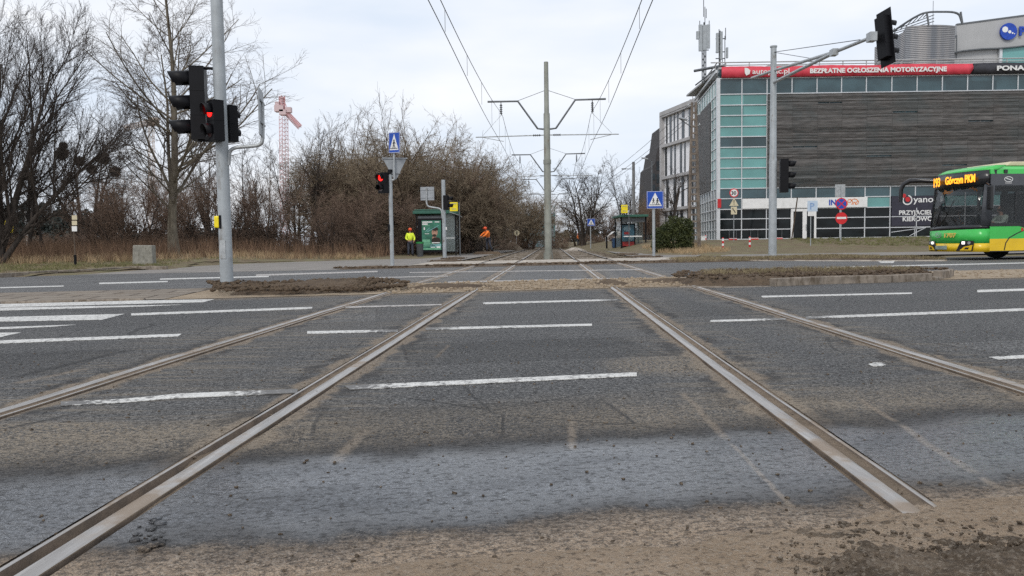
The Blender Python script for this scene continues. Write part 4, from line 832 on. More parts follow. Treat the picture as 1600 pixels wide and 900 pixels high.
def grow(P, Rr, rg, m, t0, t1, ang, lr, lr_j, wander, up, n, rr, minr):
    K, np_, _ = P.shape; L = np.linalg.norm(np.diff(P, axis=1), axis=2).sum(1)
    par = np.repeat(np.arange(K), m); t = t0+(t1-t0)*((np.tile(np.arange(m), K)+rg.rand(K*m))/m); x = t*(np_-1); i = np.minimum(x.astype(int), np_-2); f = (x-i)[:, None]
    S = P[par, i]*(1-f)+P[par, i+1]*f; D = P[par, i+1]-P[par, i]; D /= np.linalg.norm(D, axis=1, keepdims=True)+1e-9; r0 = (Rr[par, i]*(1-f[:, 0])+Rr[par, i+1]*f[:, 0])
    az = rg.rand(K*m)*6.283+np.tile(np.arange(m)*2.4, K); ref = np.where(np.abs(D[:, 2:3]) > .9, np.array([[1., 0, 0]]), np.array([[0, 0, 1.]]))
    U = np.cross(D, ref); U /= np.linalg.norm(U, axis=1, keepdims=True)+1e-9; W = np.cross(D, U); a = R(ang)*(.7+.6*rg.rand(K*m))
    d = D*np.cos(a)[:, None]+(U*np.cos(az)[:, None]+W*np.sin(az)[:, None])*np.sin(a)[:, None]
    ln = L[par]*lr*(1-lr_j*t)*(.6+.7*rg.rand(K*m)); st = (ln/(n-1))[:, None]; Q = [S]; 
    for j in range(n-1):
        d = d+rg.normal(0, wander, d.shape)+np.array([0, 0, up]); d /= np.linalg.norm(d, axis=1, keepdims=True)+1e-9; Q.append(Q[-1]+d*st)
    Q = np.stack(Q, 1); r = np.maximum(np.minimum(r0*rr, ln*.018+.004), minr); RR = r[:, None]*np.linspace(1, .35, n)[None]; return Q, np.maximum(RR, minr*.6)
def tree_mesh(nm, seed, stems, levels, split=2, minr=.006):
    """stems: list of (x, y, dx, dy, height, radius). returns (trunk mesh, crown mesh)"""
    rg = np.random.RandomState(seed); n = 9; Ps = []; Rs = []
    for (x, y, dx, dy, h, r) in stems:
        p = np.array([x, y, -.15]); d = np.array([dx, dy, 1.]); pts = [p]
        for j in range(n-1):
            d = d+rg.normal(0, .055, 3); d[2] = max(d[2], .4); d /= np.linalg.norm(d); pts.append(pts[-1]+d*h/(n-1))
        Ps.append(pts); Rs.append(r*np.linspace(1, .22, n)**1.1)
    P, Q = np.array(Ps), np.array(Rs); Q[:, 0] *= 1.35; A = [tubes_np(P, Q, 7)]; B = []
    for i, lv in enumerate(levels):
        P, Q = grow(P, Q, rg, *lv, minr); (A if i < split else B).append(tubes_np(P, Q, 5 if i < 1 else (4 if i < 2 else 3)))
    out = []
    for S in (A, B):
        o = 0; VV = []; FF = []
        for v, f in S: VV.append(v); FF.append(f+o); o += len(v)
        out.append(mesh_np(nm, np.concatenate(VV), np.concatenate(FF), True))
    return out
#        m  t0  t1   ang lr  lrj  wander up  n  rr
def L_(m, t0, t1, ang, lr, lj, wa, up, n, rr): return (m, t0, t1, ang, lr, lj, wa, up, n, rr)
TM = {}
TM['fan'] = tree_mesh('fan', 1, [(0, 0, 0, 0, 3.0, .36), (.15, 0, -.25, .1, 10.5, .26), (-.1, 0, .35, .0, 10, .22), (.1, .1, .05, .3, 11, .2), (0, 0, .75, -.1, 8.5, .16)], [L_(15, .2, .95, 42, .6, .4, .06, .10, 9, .55), L_(11, .12, 1, 32, .5, .35, .07, .07, 6, .6), L_(9, .12, 1, 30, .48, .3, .08, .05, 5, .6), L_(5, .1, 1, 30, .5, .2, .09, .03, 4, .6)])
TM['poplar'] = tree_mesh('poplar', 2, [(0, 0, 0, 0, 15.5, .27), (0, 0, .06, .03, 12.5, .16)], [L_(26, .22, .98, 52, .46, .55, .05, .07, 9, .42), L_(9, .15, 1, 40, .44, .3, .07, .02, 6, .55), L_(8, .12, 1, 38, .46, .25, .10, 0., 5, .6), L_(4, .1, 1, 35, .5, .2, .11, 0, 4, .6)])
TM['round'] = tree_mesh('round', 3, [(0, 0, 0, 0, 2.6, .26), (0, 0, .35, .1, 6.6, .17), (0, 0, -.4, .0, 6.4, .17), (0, 0, .1, -.4, 6.6, .15), (0, 0, -.05, .35, 7, .15)], [L_(9, .3, 1, 40, .5, .4, .09, .02, 7, .6), L_(9, .15, 1, 40, .45, .3, .1, 0, 6, .6), L_(8, .1, 1, 38, .45, .2, .11, 0, 5, .6), L_(3, .1, 1, 38, .5, .2, .11, 0, 4, .6)])
def many(seed, n, spread, h, r, lean=.5):
    q = random.Random(seed); return [(q.uniform(-spread, spread), q.uniform(-spread, spread), q.uniform(-lean, lean), q.uniform(-lean, lean), h*q.uniform(.6, 1.), r*q.uniform(.6, 1.1)) for _ in range(n)]
TM['willow'] = tree_mesh('willow', 4, many(4, 7, .7, 7.5, .17, .8), [L_(9, .2, 1, 48, .6, .35, .12, .02, 8, .6), L_(9, .1, 1, 45, .5, .25, .13, -.03, 7, .6), L_(8, .1, 1, 42, .5, .2, .13, -.03, 6, .6), L_(3, .1, 1, 40, .5, .2, .12, .02, 4, .6)], minr=.008)
TM['thick'] = tree_mesh('thick', 5, many(5, 10, 1.3, 5.5, .07, .45), [L_(9, .1, 1, 42, .5, .3, .1, .05, 7, .7), L_(9, .1, 1, 42, .5, .2, .12, .02, 6, .6), L_(7, .1, 1, 40, .5, .2, .12, .0, 4, .6)], 1, minr=.008)
TM['thin'] = tree_mesh('thin', 6, many(6, 4, .8, 8.5, .10, .22), [L_(15, .2, 1, 38, .36, .4, .07, .07, 7, .55), L_(8, .1, 1, 36, .42, .3, .09, .04, 6, .6), L_(6, .1, 1, 36, .45, .2, .1, .02, 4, .6)], 1, minr=.007)
TM['whip'] = tree_mesh('whip', 7, many(7, 5, 1.0, 9.5, .06, .14), [L_(16, .3, 1, 30, .16, .3, .06, .06, 5, .6), L_(5, .1, 1, 32, .45, .3, .09, .02, 4, .6)], 1, minr=.007)
TM['bramble'] = tree_mesh('bramble', 8, many(8, 26, 2.2, 2.3, .02, 1.1), [L_(10, .05, 1, 50, .6, .2, .16, -.04, 6, .8), L_(8, .1, 1, 50, .5, .2, .16, -.02, 5, .8), L_(3, .1, 1, 45, .5, .2, .14, 0, 3, .8)], 1, minr=.007)
NT_ = 0
def tree(kind, px, Y, top, bm, tm_, label, name='bare_tree', cat='tree', group=None, rot=None, base=None, wide=1.0, z=None):
    """height is set so that the crown ends near the photo's top row"""
    global NT_
    NT_ += 1; p = AT(px, 390, Y); z0 = float(hG(np.array(p.x), np.array(Y))) if z is None else z
    H0 = max(v.co.z for v in TM[kind][1].vertices) if kind not in HC else HC[kind]; HC[kind] = H0
    h = AT(px, top, Y).z-z0; k = h/H0; t = empty(name, (p.x, Y, z0), (NT_*1.7 if rot is None else rot), label, cat, group); t.scale = (k*wide, k*wide, k)
    for me, nm, m in ((TM[kind][0], 'trunk', bm), (TM[kind][1], 'crown', tm_)):
        key = (kind, nm, m)
        if key not in MC_: c = me.copy() if any(q[0] == kind and q[1] == nm for q in MC_) else me; c.materials.append(MAT[m]); MC_[key] = c
        link(nm, MC_[key], None, t)
    return t
HC = {}; MC_ = {}
tree('fan', -6, 34, -105, 'barkd', 'twd', 'large dark fork tree with upswept branches at the left picture edge', rot=.4, wide=.9)
tree('fan', -75, 40, 20, 'barkd', 'twd', 'dark tree mostly outside the picture, only its side branches reaching in', rot=2.2)
tree('poplar', 272, 40, -75, 'barkp', 'twp', 'tall pale barked tree left of the thick light pole', rot=.3, wide=1.12)
t = tree('round', 136, 56, 196, 'barkd', 'twd', 'round crowned dark tree carrying mistletoe balls, behind the tall weeds', rot=1.0, wide=1.1)
mb_ = []
rgm = np.random.RandomState(2)
for (px, py, r) in ((97, 240, .5), (124, 252, .4), (143, 265, .38), (162, 248, .45), (180, 268, .42), (99, 228, .3)):
    n = 900; d = rgm.normal(0, 1, (n, 3)); d /= np.linalg.norm(d, axis=1, keepdims=True); p0 = d*.1; p1 = d*r*(.7+.4*rgm.rand(n, 1)); Pm = np.stack([p0, (p0+p1)/2+rgm.normal(0, .05, (n, 3)), p1], 1)
    v, f = tubes_np(Pm, np.full((n, 3), .012), 3); wp = AT(px, py, 55.5); o = link('mistletoe', mesh_np('mistletoe', v, f), MAT['twd']); o.parent = t; o.matrix_parent_inverse = (Matrix.Translation(t.location) @ rz(t.rotation_euler.z) @ Matrix.Diagonal((*t.scale, 1))).inverted(); o.location = wp
# thicket: every shrub and tree in it, from left to right
T = [('thin', 62, 47, 150, 'barkd', 'twd', 'slender dark tree between the large fork tree and the mistletoe tree'),
 ('thin', 190, 50, 215, 'barkd', 'twd', 'thin grey tree right of the mistletoe tree'), ('thick', 205, 46, 262, 'barkd', 'twr', 'leaning brown shrub over the concrete block'),
 ('thick', 300, 46, 262, 'barkd', 'twr', 'brown shrub directly behind the thick light pole'), ('thin', 335, 52, 180, 'barkd', 'twd', 'thin bare tree rising behind the black signal heads'),
 ('thin', 395, 55, 205, 'barkd', 'twp', 'grey twiggy tree between the bracket sign and the red white crane'), ('thick', 372, 47, 255, 'barkd', 'twr', 'brown bush right of the thick light pole'),
 ('thick', 430, 47, 280, 'barkb', 'twr', 'red brown bush under the red white crane'), ('thin', 470, 58, 205, 'barkd', 'twd', 'thin dark tree just right of the red white crane'),
 ('thin', 492, 54, 170, 'barkb', 'twr', 'broad brown shrub right of the crane, left part of the big thicket'), ('thick', 520, 49, 292, 'barkb', 'twr', 'low red brown bush at the left front of the big thicket'),
 ('whip', 512, 60, 160, 'barkb', 'twp', 'tall whips standing above the thicket, leftmost tuft'), ('willow', 560, 57, 172, 'barkb', 'two', 'ochre brown willow left of the crossing sign post'),
 ('whip', 556, 62, 168, 'barkb', 'twp', 'tall whips above the thicket, left of the crossing sign'), ('thick', 578, 50, 285, 'barkb', 'two', 'low brown bush left of the small red light'),
 ('willow', 618, 56, 142, 'barkb', 'two', 'tallest ochre brown willow right behind the crossing sign'), ('whip', 640, 62, 138, 'barkb', 'twp', 'tallest whips above the thicket, right of the crossing sign'),
 ('willow', 672, 58, 165, 'barkb', 'twr', 'red brown willow above the bus shelter with the advert'), ('whip', 690, 66, 160, 'barkb', 'twp', 'thin whips above the bus shelter with the advert'),
 ('thick', 652, 53, 290, 'barkb', 'two', 'brown bush behind the worker in yellow'), ('willow', 715, 62, 205, 'barkb', 'twr', 'drooping red brown willow right of the bus shelter with the advert'),
 ('thin', 742, 72, 222, 'barkb', 'twp', 'pale thin tree above the yellow stop flag, left of the wires'), ('willow', 758, 74, 262, 'barkd', 'twr', 'brown willow behind the worker in orange bending'),
 ('thin', 785, 82, 252, 'barkd', 'twp', 'grey tree left of the first mast, under the left wires'), ('willow', 806, 88, 262, 'barkd', 'twd', 'dark bushy tree just left of the nearest mast'),
 ('willow', 840, 135, 330, 'barkd', 'twp', 'far low grey tree behind the nearest mast'), ('willow', 868, 140, 326, 'barkd', 'twp', 'far low grey tree right behind the nearest mast'),
 ('round', 912, 98, 248, 'barkd', 'twd', 'dense dark round tree to the right of the masts'), ('willow', 905, 104, 285, 'barkd', 'twd', 'dark bush at the foot of the dense round tree'),
 ('thick', 955, 100, 315, 'barkd', 'twp', 'low grey bush between the small crossing sign and the right shelter'), ('thin', 985, 88, 236, 'barkd', 'twp', 'slender grey tree above the bus shelter right of the tracks'),
 ('willow', 1000, 92, 285, 'barkd', 'twd', 'dark tree behind the bus shelter right of the tracks'), ('thick', 1018, 84, 300, 'barkd', 'twd', 'dark bush between the right shelter and the white block')]
T += [('thick', px_, Y_, tp_, 'barkb', tw_, lb_) for px_, Y_, tp_, tw_, lb_ in (
 (165, 49, 275, 'twr', 'brown low shrub between mistletoe tree and tall pale tree'), (255, 52, 240, 'twr', 'dense brown shrub directly behind the tall pale tree'),
 (540, 54, 250, 'twr', 'brown shrub filling the thicket left of the red light post'),
 (590, 58, 240, 'two', 'ochre shrub behind the red light post'), (645, 60, 240, 'twr', 'brown shrub behind the advert shelter, left part'), (700, 62, 225, 'two', 'ochre shrub behind the advert shelter, right part'), (735, 68, 250, 'twr', 'brown shrub right of the yellow stop flag'))]
T += [('whip', px_, Y_, tp_, 'barkb', tw_, lb_) for px_, Y_, tp_, tw_, lb_ in ((575, 58, 150, 'twp', 'upright whips just left of the crossing sign plate'), (605, 60, 148, 'twr', 'upright brown whips behind the crossing sign plate'), (665, 60, 150, 'twr', 'upright brown whips left of the square sign back'), (535, 58, 165, 'twr', 'upright brown whips on the left shoulder of the thicket'), (480, 56, 175, 'twp', 'upright whips between crane and thicket'), (415, 54, 195, 'twp', 'upright whips left of the red white crane'), (350, 52, 185, 'twp', 'upright whips behind the thick light pole'))]
T += [('willow', px_, Y_, tp_, 'barkb', tw_, lb_) for px_, Y_, tp_, tw_, lb_ in (
 (525, 60, 205, 'twr', 'round headed brown tree, left shoulder of the big thicket'), (590, 62, 150, 'twp', 'grey brown tree making the crest left of the crossing sign'), (650, 64, 145, 'twr', 'brown tree making the crest right of the crossing sign'), (700, 68, 172, 'twr', 'brown tree on the falling right slope of the thicket'), (770, 86, 250, 'twr', 'brown tree behind the worker leaning over'), (825, 96, 268, 'twd', 'dark tree touching the nearest mast from the left'))]
for a in T: tree(*a, name='bare_shrub' if a[0] in ('thick',) else 'bare_tree', cat='shrub' if a[0] in ('thick',) else 'tree')
# low brambles along the foot of the thicket
i = 0
for px, Y in [(30, 50), (95, 52), (150, 53), (215, 47), (265, 46), (325, 47), (375, 48), (425, 48), (470, 50), (515, 51), (560, 51), (600, 52), (640, 57), (700, 60), (735, 70), (778, 80), (815, 90), (870, 96), (935, 96), (960, 90)]:
    tree('bramble', px, Y, 352 if px < 700 else 362, 'barkb', 'twr' if px < 840 else 'twd', 'low tangled bramble at the foot of the thicket', name='bramble_bush', cat='bramble', group='brambles along the foot of the thicket', rot=px*.7)
# leaning tree in front of the white block
lt = tree_mesh('leaning', 9, [(0, 0, .32, 0, 5.2, .20), (0.4, 0, .1, .1, 5.5, .10)], [L_(10, .35, 1, 42, .42, .3, .1, .03, 6, .5), L_(7, .1, 1, 40, .45, .3, .1, 0, 5, .6), L_(4, .1, 1, 40, .45, .3, .1, 0, 4, .6)])
p = AT(1038, 390, 58); t = empty('leaning_tree', (p.x, 58, .3), 0, 'dark leaning bare tree in front of the white block', 'tree'); lt[0].materials.append(MAT['barkd']); lt[1].materials.append(MAT['twd']); link('trunk', lt[0], None, t); link('crown', lt[1], None, t)
# evergreen bush
def leafmat(name, a, b):
    n = NT(name); f = n.noise(n.P, 3, 5, .7); return n.set(Base_Color=n.mx(n.sm(f, .3, .7), a, b), Roughness=.6, Spec=.3)
MAT['ever'] = leafmat('evergreen_leaves', (.022, .034, .012), (.085, .095, .03)); MAT['everd'] = leafmat('dark_conifer', (.02, .028, .026), (.05, .06, .055))
def leafball(nm, seed, blobs, n, sz, mt, parent):
    rg = np.random.RandomState(seed); V = []; 
    for (cx, cy, cz, rx, ry, rz_) in blobs:
        k = int(n*rx*rz_); d = rg.normal(0, 1, (k, 3)); d /= np.linalg.norm(d, axis=1, keepdims=True); r = .55+.5*rg.rand(k, 1)**.6+.12*np.sin(d[:, :1]*7+seed)*np.cos(d[:, 2:]*6)
        V.append(d*r*np.array([rx, ry, rz_])+np.array([cx, cy, cz]))
    c = np.concatenate(V); c = c[c[:, 2] > .02]; k = len(c); u = rg.normal(0, 1, (k, 3)); u /= np.linalg.norm(u, axis=1, keepdims=True); v = np.cross(u, rg.normal(0, 1, (k, 3))); v /= np.linalg.norm(v, axis=1, keepdims=True)+1e-9
    s_ = sz*(.6+.8*rg.rand(k, 1)); Q = np.stack([c-u*s_, c+v*s_*.45, c+u*s_, c-v*s_*.45], 1).reshape(-1, 3)
    return link(nm, mesh_np(nm, Q, np.arange(k*4).reshape(-1, 4)), MAT[mt], parent)
p = AT(1052, 395, 47); t = empty('evergreen_bush', (p.x, 47, 0), 0, 'big dark evergreen bush left of the concrete utility pole', 'bush')
leafball('foliage', 5, [(0, 0, .9, 1.1, .9, 1.0), (-.75, .1, .8, .6, .6, .8), (.5, 0, 1.5, .65, .6, .7), (.75, .1, .8, .55, .6, .9), (0, 0, 1.7, .5, .5, .6), (-.4, -.3, 1.3, .5, .4, .5), (.9, -.1, 1.5, .3, .3, .6)], 5200, .055, 'ever', t)
st = MB()
for i in range(7): st.tube([(.1*math.sin(i), .1*math.cos(i*2), -.1), (.5*math.sin(i*2.1), .4*math.cos(i*1.7), 1.2)], [.04, .015], 5)
st.build('stem', MAT['barkd'], t)
# far woods behind the weeds on the left
def woods(nm, px0, px1, Y, tp, seed, label, mt, kind='stuff'):
    rg = np.random.RandomState(seed); n = int((px1-px0)/9); o = None; Bs = []; x0 = AT(px0, 390, Y).x; x1 = AT(px1, 390, Y).x
    for i in range(n):
        x = x0+(x1-x0)*(i+rg.rand())/n; h = (AT(px0, tp, Y).z)*(.6+.5*rg.rand()); r = h*.18+.6; y = rg.rand()*8
        Bs += [(x, y, h*.42, r*1.15, r, h*.42), (x+rg.rand(), y, h*.72, r*.6, r*.6, h*.28)]
    o = leafball(nm, seed, Bs, 60, .42, mt, None); o.location = (0, Y, 0); return tag(o, label, 'woods', None, 'stuff')
woods('far_woods', -60, 150, 150, 318, 3, 'dark far wood behind the weeds on the left', 'everd'); woods('far_woods', 130, 420, 170, 352, 4, 'low far wood behind the thicket', 'everd')
woods('far_woods', 720, 1010, 190, 358, 6, 'low far wood at the end of the tracks', 'everd')
# ------------------------------------------------------------------ street furniture
def emis(name, col, s): 
    n = NT(name); return n.set(Base_Color=ov(col, .3), Emit=col, EmitS=s, Roughness=.4)
MAT['ledred'] = emis('lit_red_lens', (1., .012, .01), 2.6); MAT['amber'] = emis('amber_led', (1., .36, .02), 1.7); MAT['lensoff'] = mat('dark_lens', (.03, .012, .012), .25, spec=.8)
def Lc(base, px, py, Y): return AT(px, py, Y)-Vector(base)
def visor(M, r, L, m=0):
    a = []; b = []; n = 14; V = []
    for i in range(n+1):
        t = R(-25)+R(230)*i/n; k = .60+.40*max(0, math.sin(t)*.5+.5); V += [(r*math.cos(t), 0, r*math.sin(t)), (r*1.0*math.cos(t), -L*k, r*math.sin(t)-L*.06), (r*.93*math.cos(t), -L*k, r*.93*math.sin(t)-L*.06), (r*.93*math.cos(t), 0, r*.93*math.sin(t))]
    F = []
    for i in range(n):
        for j in range(4): F.append((4*i+j, 4*i+(j+1) % 4, 4*i+4+(j+1) % 4, 4*i+4+j))
    mb = MB(M); mb._add(V, F, m, True); return mb
def head(parent, c, yaw, n, lamp, w, h, d, vl, lit=None, back=None, tilt=0):
    M = Matrix.Translation(c) @ rz(yaw) @ Matrix.Rotation(tilt, 4, 'Y')
    hb = MB(M); hb.box((0, 0, 0), (w, d, h)); 
    for i in range(n+1): z = -h/2+h*i/n; hb.box((0, -d*.02, min(h/2-.01, max(-h/2+.01, z))), (w*1.03, d*1.04, .012))
    if back: hb.box((0, -d*.3, 0), (back[0], .02, back[1]))
    o = hb.build('signal_head', MAT['blackp'], parent, .02)
    for i in range(n):
        z = h/2-h*(i+.5)/n; visor(M @ Matrix.Translation((0, -d/2, z)), lamp*1.08, vl).build('visor', MAT['blackp'], o)
        MB(M).disc((0, -d/2-.012, z), lamp*.93, .02).build('lens', MAT['ledred'] if lit == i else MAT['lensoff'], o)
    return o
def fig(mb, x, z, s, y=0, m=0):     # small walking figure made of strokes
    P = lambda a, b: (x+a*s, z+b*s)
    mb.disc((P(0, .42)[0], y, P(0, .42)[1]), .09*s, .002, m, 10)
    for a, b, wd in (((0, .32), (-.02, .0), .16), ((0, 0), (.16, -.42), .09), ((-.03, 0), (-.17, -.42), .09), ((0, .26), (.2, .04), .07), ((0, .26), (-.18, .06), .07)): mb.line(P(*a), P(*b), wd*s, y, .002, m)
def cross_sign(parent, M, w, h, two=False):
    pl = MB(M).box((0, 0, 0), (w, .02, h)).build('sign_plate', MAT['blue'], parent, .008)
    a = MB(M); t = .40*w; z0, z1 = -h*.36, h*.42
    a.prism([(-t, z0), (t, z0), (0, z1)], .003, M=Matrix.Translation((0, -.015, 0))); 
    e = .47; 
    for p, q in (((-e*w, -.48*h), (e*w, -.48*h)), ((e*w, -.48*h), (e*w, .48*h)), ((e*w, .48*h), (-e*w, .48*h)), ((-e*w, .48*h), (-e*w, -.48*h))): a.line(p, q, .012, -.014)
    a.build('triangle', MAT['white'], pl)
    f = MB(M); f.line((-t*.8, z0+h*.08), (t*.8, z0+h*.08), h*.03, -.021)
    if two: fig(f, -w*.10, -h*.06, h*.34, -.023); fig(f, w*.13, -h*.10, h*.42, -.023)
    else: fig(f, 0, -h*.07, h*.44, -.023)
    f.build('pictogram', MAT['sblack'], pl); return pl
# --- thick light pole on the left with its signals
b = AT(355, 452, 14.45); b.z = 0; Y = 14.45
t = empty('traffic_light', tuple(b), 0, 'thick grey pole with black signal heads and a red pedestrian light by the soil mound', 'traffic light')
MB().tube([(0, 0, -.1), (0, 0, .3), (0, 0, 9.2)], [.128, .118, .10], 20).build('pole', MAT['greypaint'], t); MB().tube([(0, 0, 0), (0, 0, .05)], .2, 12).build('foot_plate', MAT['railside'], t)
p = Lc(b, 311, 162.5, Y); head(t, (p.x, 0, p.z), R(-78), 3, .15, .34, 1.34, .26, .40)
MB().tube([(0, 0, .0), (0, 0, .09)], .17, 10).box((-.01, -.118, .75), (.10, .012, .34)).box((-.01, -.122, .86), (.03, .012, .03)).build('access_door', MAT['galv'], t); q = Lc(b, 336, 189, Y-.25); head(t, (q.x, -.22, q.z), R(-48), 2, .125, .32, .74, .20, .16, 0)
q = Lc(b, 356, 194, Y+.25); head(t, (q.x+.02, .24, q.z), R(150), 2, .10, .30, .68, .20, .12)
br = MB(); z = Lc(b, 326, 106, Y).z; br.tube([(-.35, 0, z), (0, 0, z-.02)], .03, 6)
z = Lc(b, 336, 218, Y).z; br.tube([(-.4, -.1, z-.02), (0, 0, z-.02)], .035, 6); br.box((-.13, -.12, z), (.2, .2, .06)); br.build('clamp', MAT['blackp'], t)
sb = MB(); P = lambda x, y: tuple(Lc(b, x, y, Y)); sb.sweep([P(357, 258), P(359, 231), P(403, 228), P(411, 222), P(410, 160)], .035, 8); sb.tube([P(357, 240), P(351, 240)], .02, 6).tube([P(357, 254), P(351, 254)], .02, 6); arm_ = sb.build('bracket', MAT['galv'], t)
c = Lc(b, 408, 177, Y); MB(Matrix.Translation(c) @ rz(R(101))).box((0, 0, 0), (.62, .03, .86)).box((0, -.03, .2), (.5, .03, .04)).box((0, -.03, -.2), (.5, .03, .04)).build('sign_plate', MAT['signgrey'], arm_, .006)
c = Lc(b, 340, 347, Y); MB().box((c.x+.02, -.04, c.z), (.10, .14, .22)).build('push_button', MAT['yellow'], t, .02); MB().box((c.x+.09, -.05, c.z), (.05, .15, .25)).build('button_back', MAT['blackp'], t, .01)
# --- post with crossing sign and red man
Y = 28.9; b = AT(613, 415, Y); b.z = 0; t = empty('traffic_light', tuple(b), 0, 'slim post with red light, crossing sign and back of a give way sign', 'traffic light')
MB().tube([(0, 0, 0), (0, 0, Lc(b, 611, 268, Y).z)], .075, 12).build('pole', MAT['greypaint'], t); MB().tube([(0, 0, Lc(b, 611, 272, Y).z), (0, 0, Lc(b, 611, 265, Y).z)], .10, 10).build('pole_cap', MAT['blackp'], t)
q = Lc(b, 599, 286, Y-.1); head(t, (q.x, -.12, q.z), R(-38), 2, .13, .32, .76, .24, .18, 0)
P = lambda x, y: tuple(Lc(b, x, y, Y)-Vector((0, .12, 0))); s_ = MB().sweep([P(613, 282), P(617, 281), P(616.5, 275), P(616, 212)], .035, 8).build('bracket', MAT['galv'], t)
c = Lc(b, 617.5, 224, Y); cross_sign(t, Matrix.Translation(c+Vector((0, -.22, 0))) @ rz(R(-35)) @ Matrix.Rotation(R(2), 4, 'Y'), .56, .76)
c = Lc(b, 617, 259, Y); MB(Matrix.Translation(c+Vector((0, .0, 0))) @ rz(R(12))).prism([(-.46, .30), (.46, .30), (.05, -.5), (-.05, -.5)], .02).box((0, -.02, .27), (.95, .04, .03)).box((0, -.02, -.28), (.4, .04, .03)).build('sign_back', MAT['signgrey'], t, .004)
c = Lc(b, 609, 356, Y); MB().box((-.09, -.03, c.z), (.07, .12, .26)).build('push_button', MAT['blackp'], t, .01)
# --- post further on, signal seen from its side
Y = 39.3; b = AT(695, 405.5, Y); b.z = 0; t = empty('traffic_light', tuple(b), 0, 'grey post with a black signal facing right, before the left bus shelter', 'traffic light')
MB().tube([(0, 0, 0), (0, 0, Lc(b, 694, 281, Y).z)], .10, 12).build('pole', MAT['greypaint'], t); MB().box((0, 0, .04), (.4, .4, .08)).build('foot_plate', MAT['railside'], t)
q = Lc(b, 696.5, 316.5, Y); head(t, (q.x+.02, -.05, q.z), R(80), 2, .11, .28, .72, .24, .26)
P = lambda x, y: tuple(Lc(b, x, y, Y)); s_ = MB().sweep([P(694, 342), P(691, 341), P(690, 326), P(668, 323), P(666, 315), P(667, 293)], .045, 7).build('bracket', MAT['galv'], t)
c = Lc(b, 667.5, 302.5, Y); MB().box((c.x, .05, c.z), (.70, .02, .68)).box((c.x, .03, c.z+.2), (.7, .03, .03)).box((c.x, .03, c.z-.2), (.7, .03, .03)).build('sign_back', MAT['signgrey'], t, .006)
MB().box((.11, -.02, Lc(b, 696, 357, Y).z), (.06, .1, .14)).build('push_button', MAT['white'], t)
# --- tall mast with cantilever arm on the right
Y = 33.2; b = AT(1207, 403, Y); b.z = 0; t = empty('traffic_light_mast', tuple(b), 0, 'tall grey mast with a long arm holding a black signal, another signal lower down', 'traffic light')
zt = Lc(b, 1213, 74, Y).z; MB().tube([(0, 0, 0), (0, 0, 4.2), (0, 0, 4.25), (0, 0, zt)], [.17, .16, .145, .12], 14).tube([(0, 0, zt), (0, 0, zt+.06)], .15, 12).build('pole', MAT['greypaint'], t)
YE = 25.0; tip = AT(1362, 58, YE)-b; z1 = Lc(b, 1214, 129, Y).z; a = MB(); lo_ = Vector((0, 0, z1)); mid = lo_+(tip-lo_)*.72
def onarm(px, py, f): return AT(px, py, Y+(YE-Y)*f)-b
e0 = onarm(1174, 122, -.12); e1 = onarm(1213, 109, 0.02); e2 = onarm(1305, 81, .68)
a.tube([tuple(e0), tuple(e1), tuple(e2), tuple(tip)], [.05, .06, .06, .055], 8); a.tube([tuple(lo_), tuple(onarm(1300, 84, .66))], .065, 8)
for f, px, py in ((.7, 1303, 82), ): c = onarm(px, py, f); a.box(tuple(c), (.2, .3, .22))
a.box(tuple(tip), (.22, .3, .28)); arm_ = a.build('arm', MAT['galv'], t)
MB().tube([(0, 0, zt-.2), tuple(onarm(1344, 62, .92))], .014, 5).tube([(0, 0, zt-.2), tuple(onarm(1272, 92, .42))], .012, 5).build('stay_wire', MAT['wire'], t)
c = AT(1381, 59, YE)-b; o = head(t, tuple(c), R(106), 3, .15, .40, 1.36, .26, .34, None, (.62, 1.80), R(8))
c = Lc(b, 1221.5, 275, Y); head(t, (c.x+.05, -.12, c.z), R(78), 3, .15, .36, 1.42, .34, .34)
# --- crossing sign on the right side
def postsign(px, py, Y, topy, lab, name='crossing_sign', cat='sign', r=.05, m='greypaint', z=0, group=None):
    b = AT(px, py, Y); b.z = z; t = empty(name, tuple(b), 0, lab, cat, group); MB().tube([(0, 0, -.05), (0, 0, Lc(b, px, topy, Y).z)], r, 10).build('post', MAT[m], t); return t, b
t, b = postsign(1021.5, 402, 36.6, 302, 'blue crossing sign with two figures beside the evergreen bush', r=.07); c = Lc(b, 1023, 312.5, 36.6); cross_sign(t, Matrix.Translation(c+Vector((0, -.09, 0))), .80, .82, True)
t, b = postsign(923, 385, 77, 345, 'small distant blue crossing sign right of the masts', z=.15, r=.05); c = Lc(b, 923.5, 347.5, 77); cross_sign(t, Matrix.Translation(c+Vector((0, -.07, 0))), .78, .72)
# 30 sign
Y = 57; t, b = postsign(1146.5, 376, Y, 295, 'thirty speed limit sign over a warning triangle and arrow plate', 'speed_limit_sign', z=.5, r=.03, m='signgrey')
c = Lc(b, 1146.5, 301.5, Y); d = MB().disc((c.x, -.06, c.z), .33, .02).build('sign_plate', MAT['sred'], t); MB().disc((c.x, -.068, c.z), .26, .006).build('sign_face', MAT['white'], d); text('number', '30', .38, MAT['sblack'], d, Matrix.Translation((c.x-.215, -.075, c.z-.135)), .004, .01)
cr = mat('cream_plate', (.62, .55, .38), .6, var=.1); MAT['cream'] = cr
c = Lc(b, 1146.5, 316, Y); d = MB().prism([(c.x-.34, c.z-.27), (c.x+.34, c.z-.27), (c.x, c.z+.32)], .02, M=Matrix.Translation((0, -.06, 0))).build('warning_plate', cr, t); MB().line((c.x, c.z-.05), (c.x, c.z+.16), .06, -.07).disc((c.x, -.07, c.z-.14), .035, .004).build('exclamation_mark', MAT['sblack'], d)
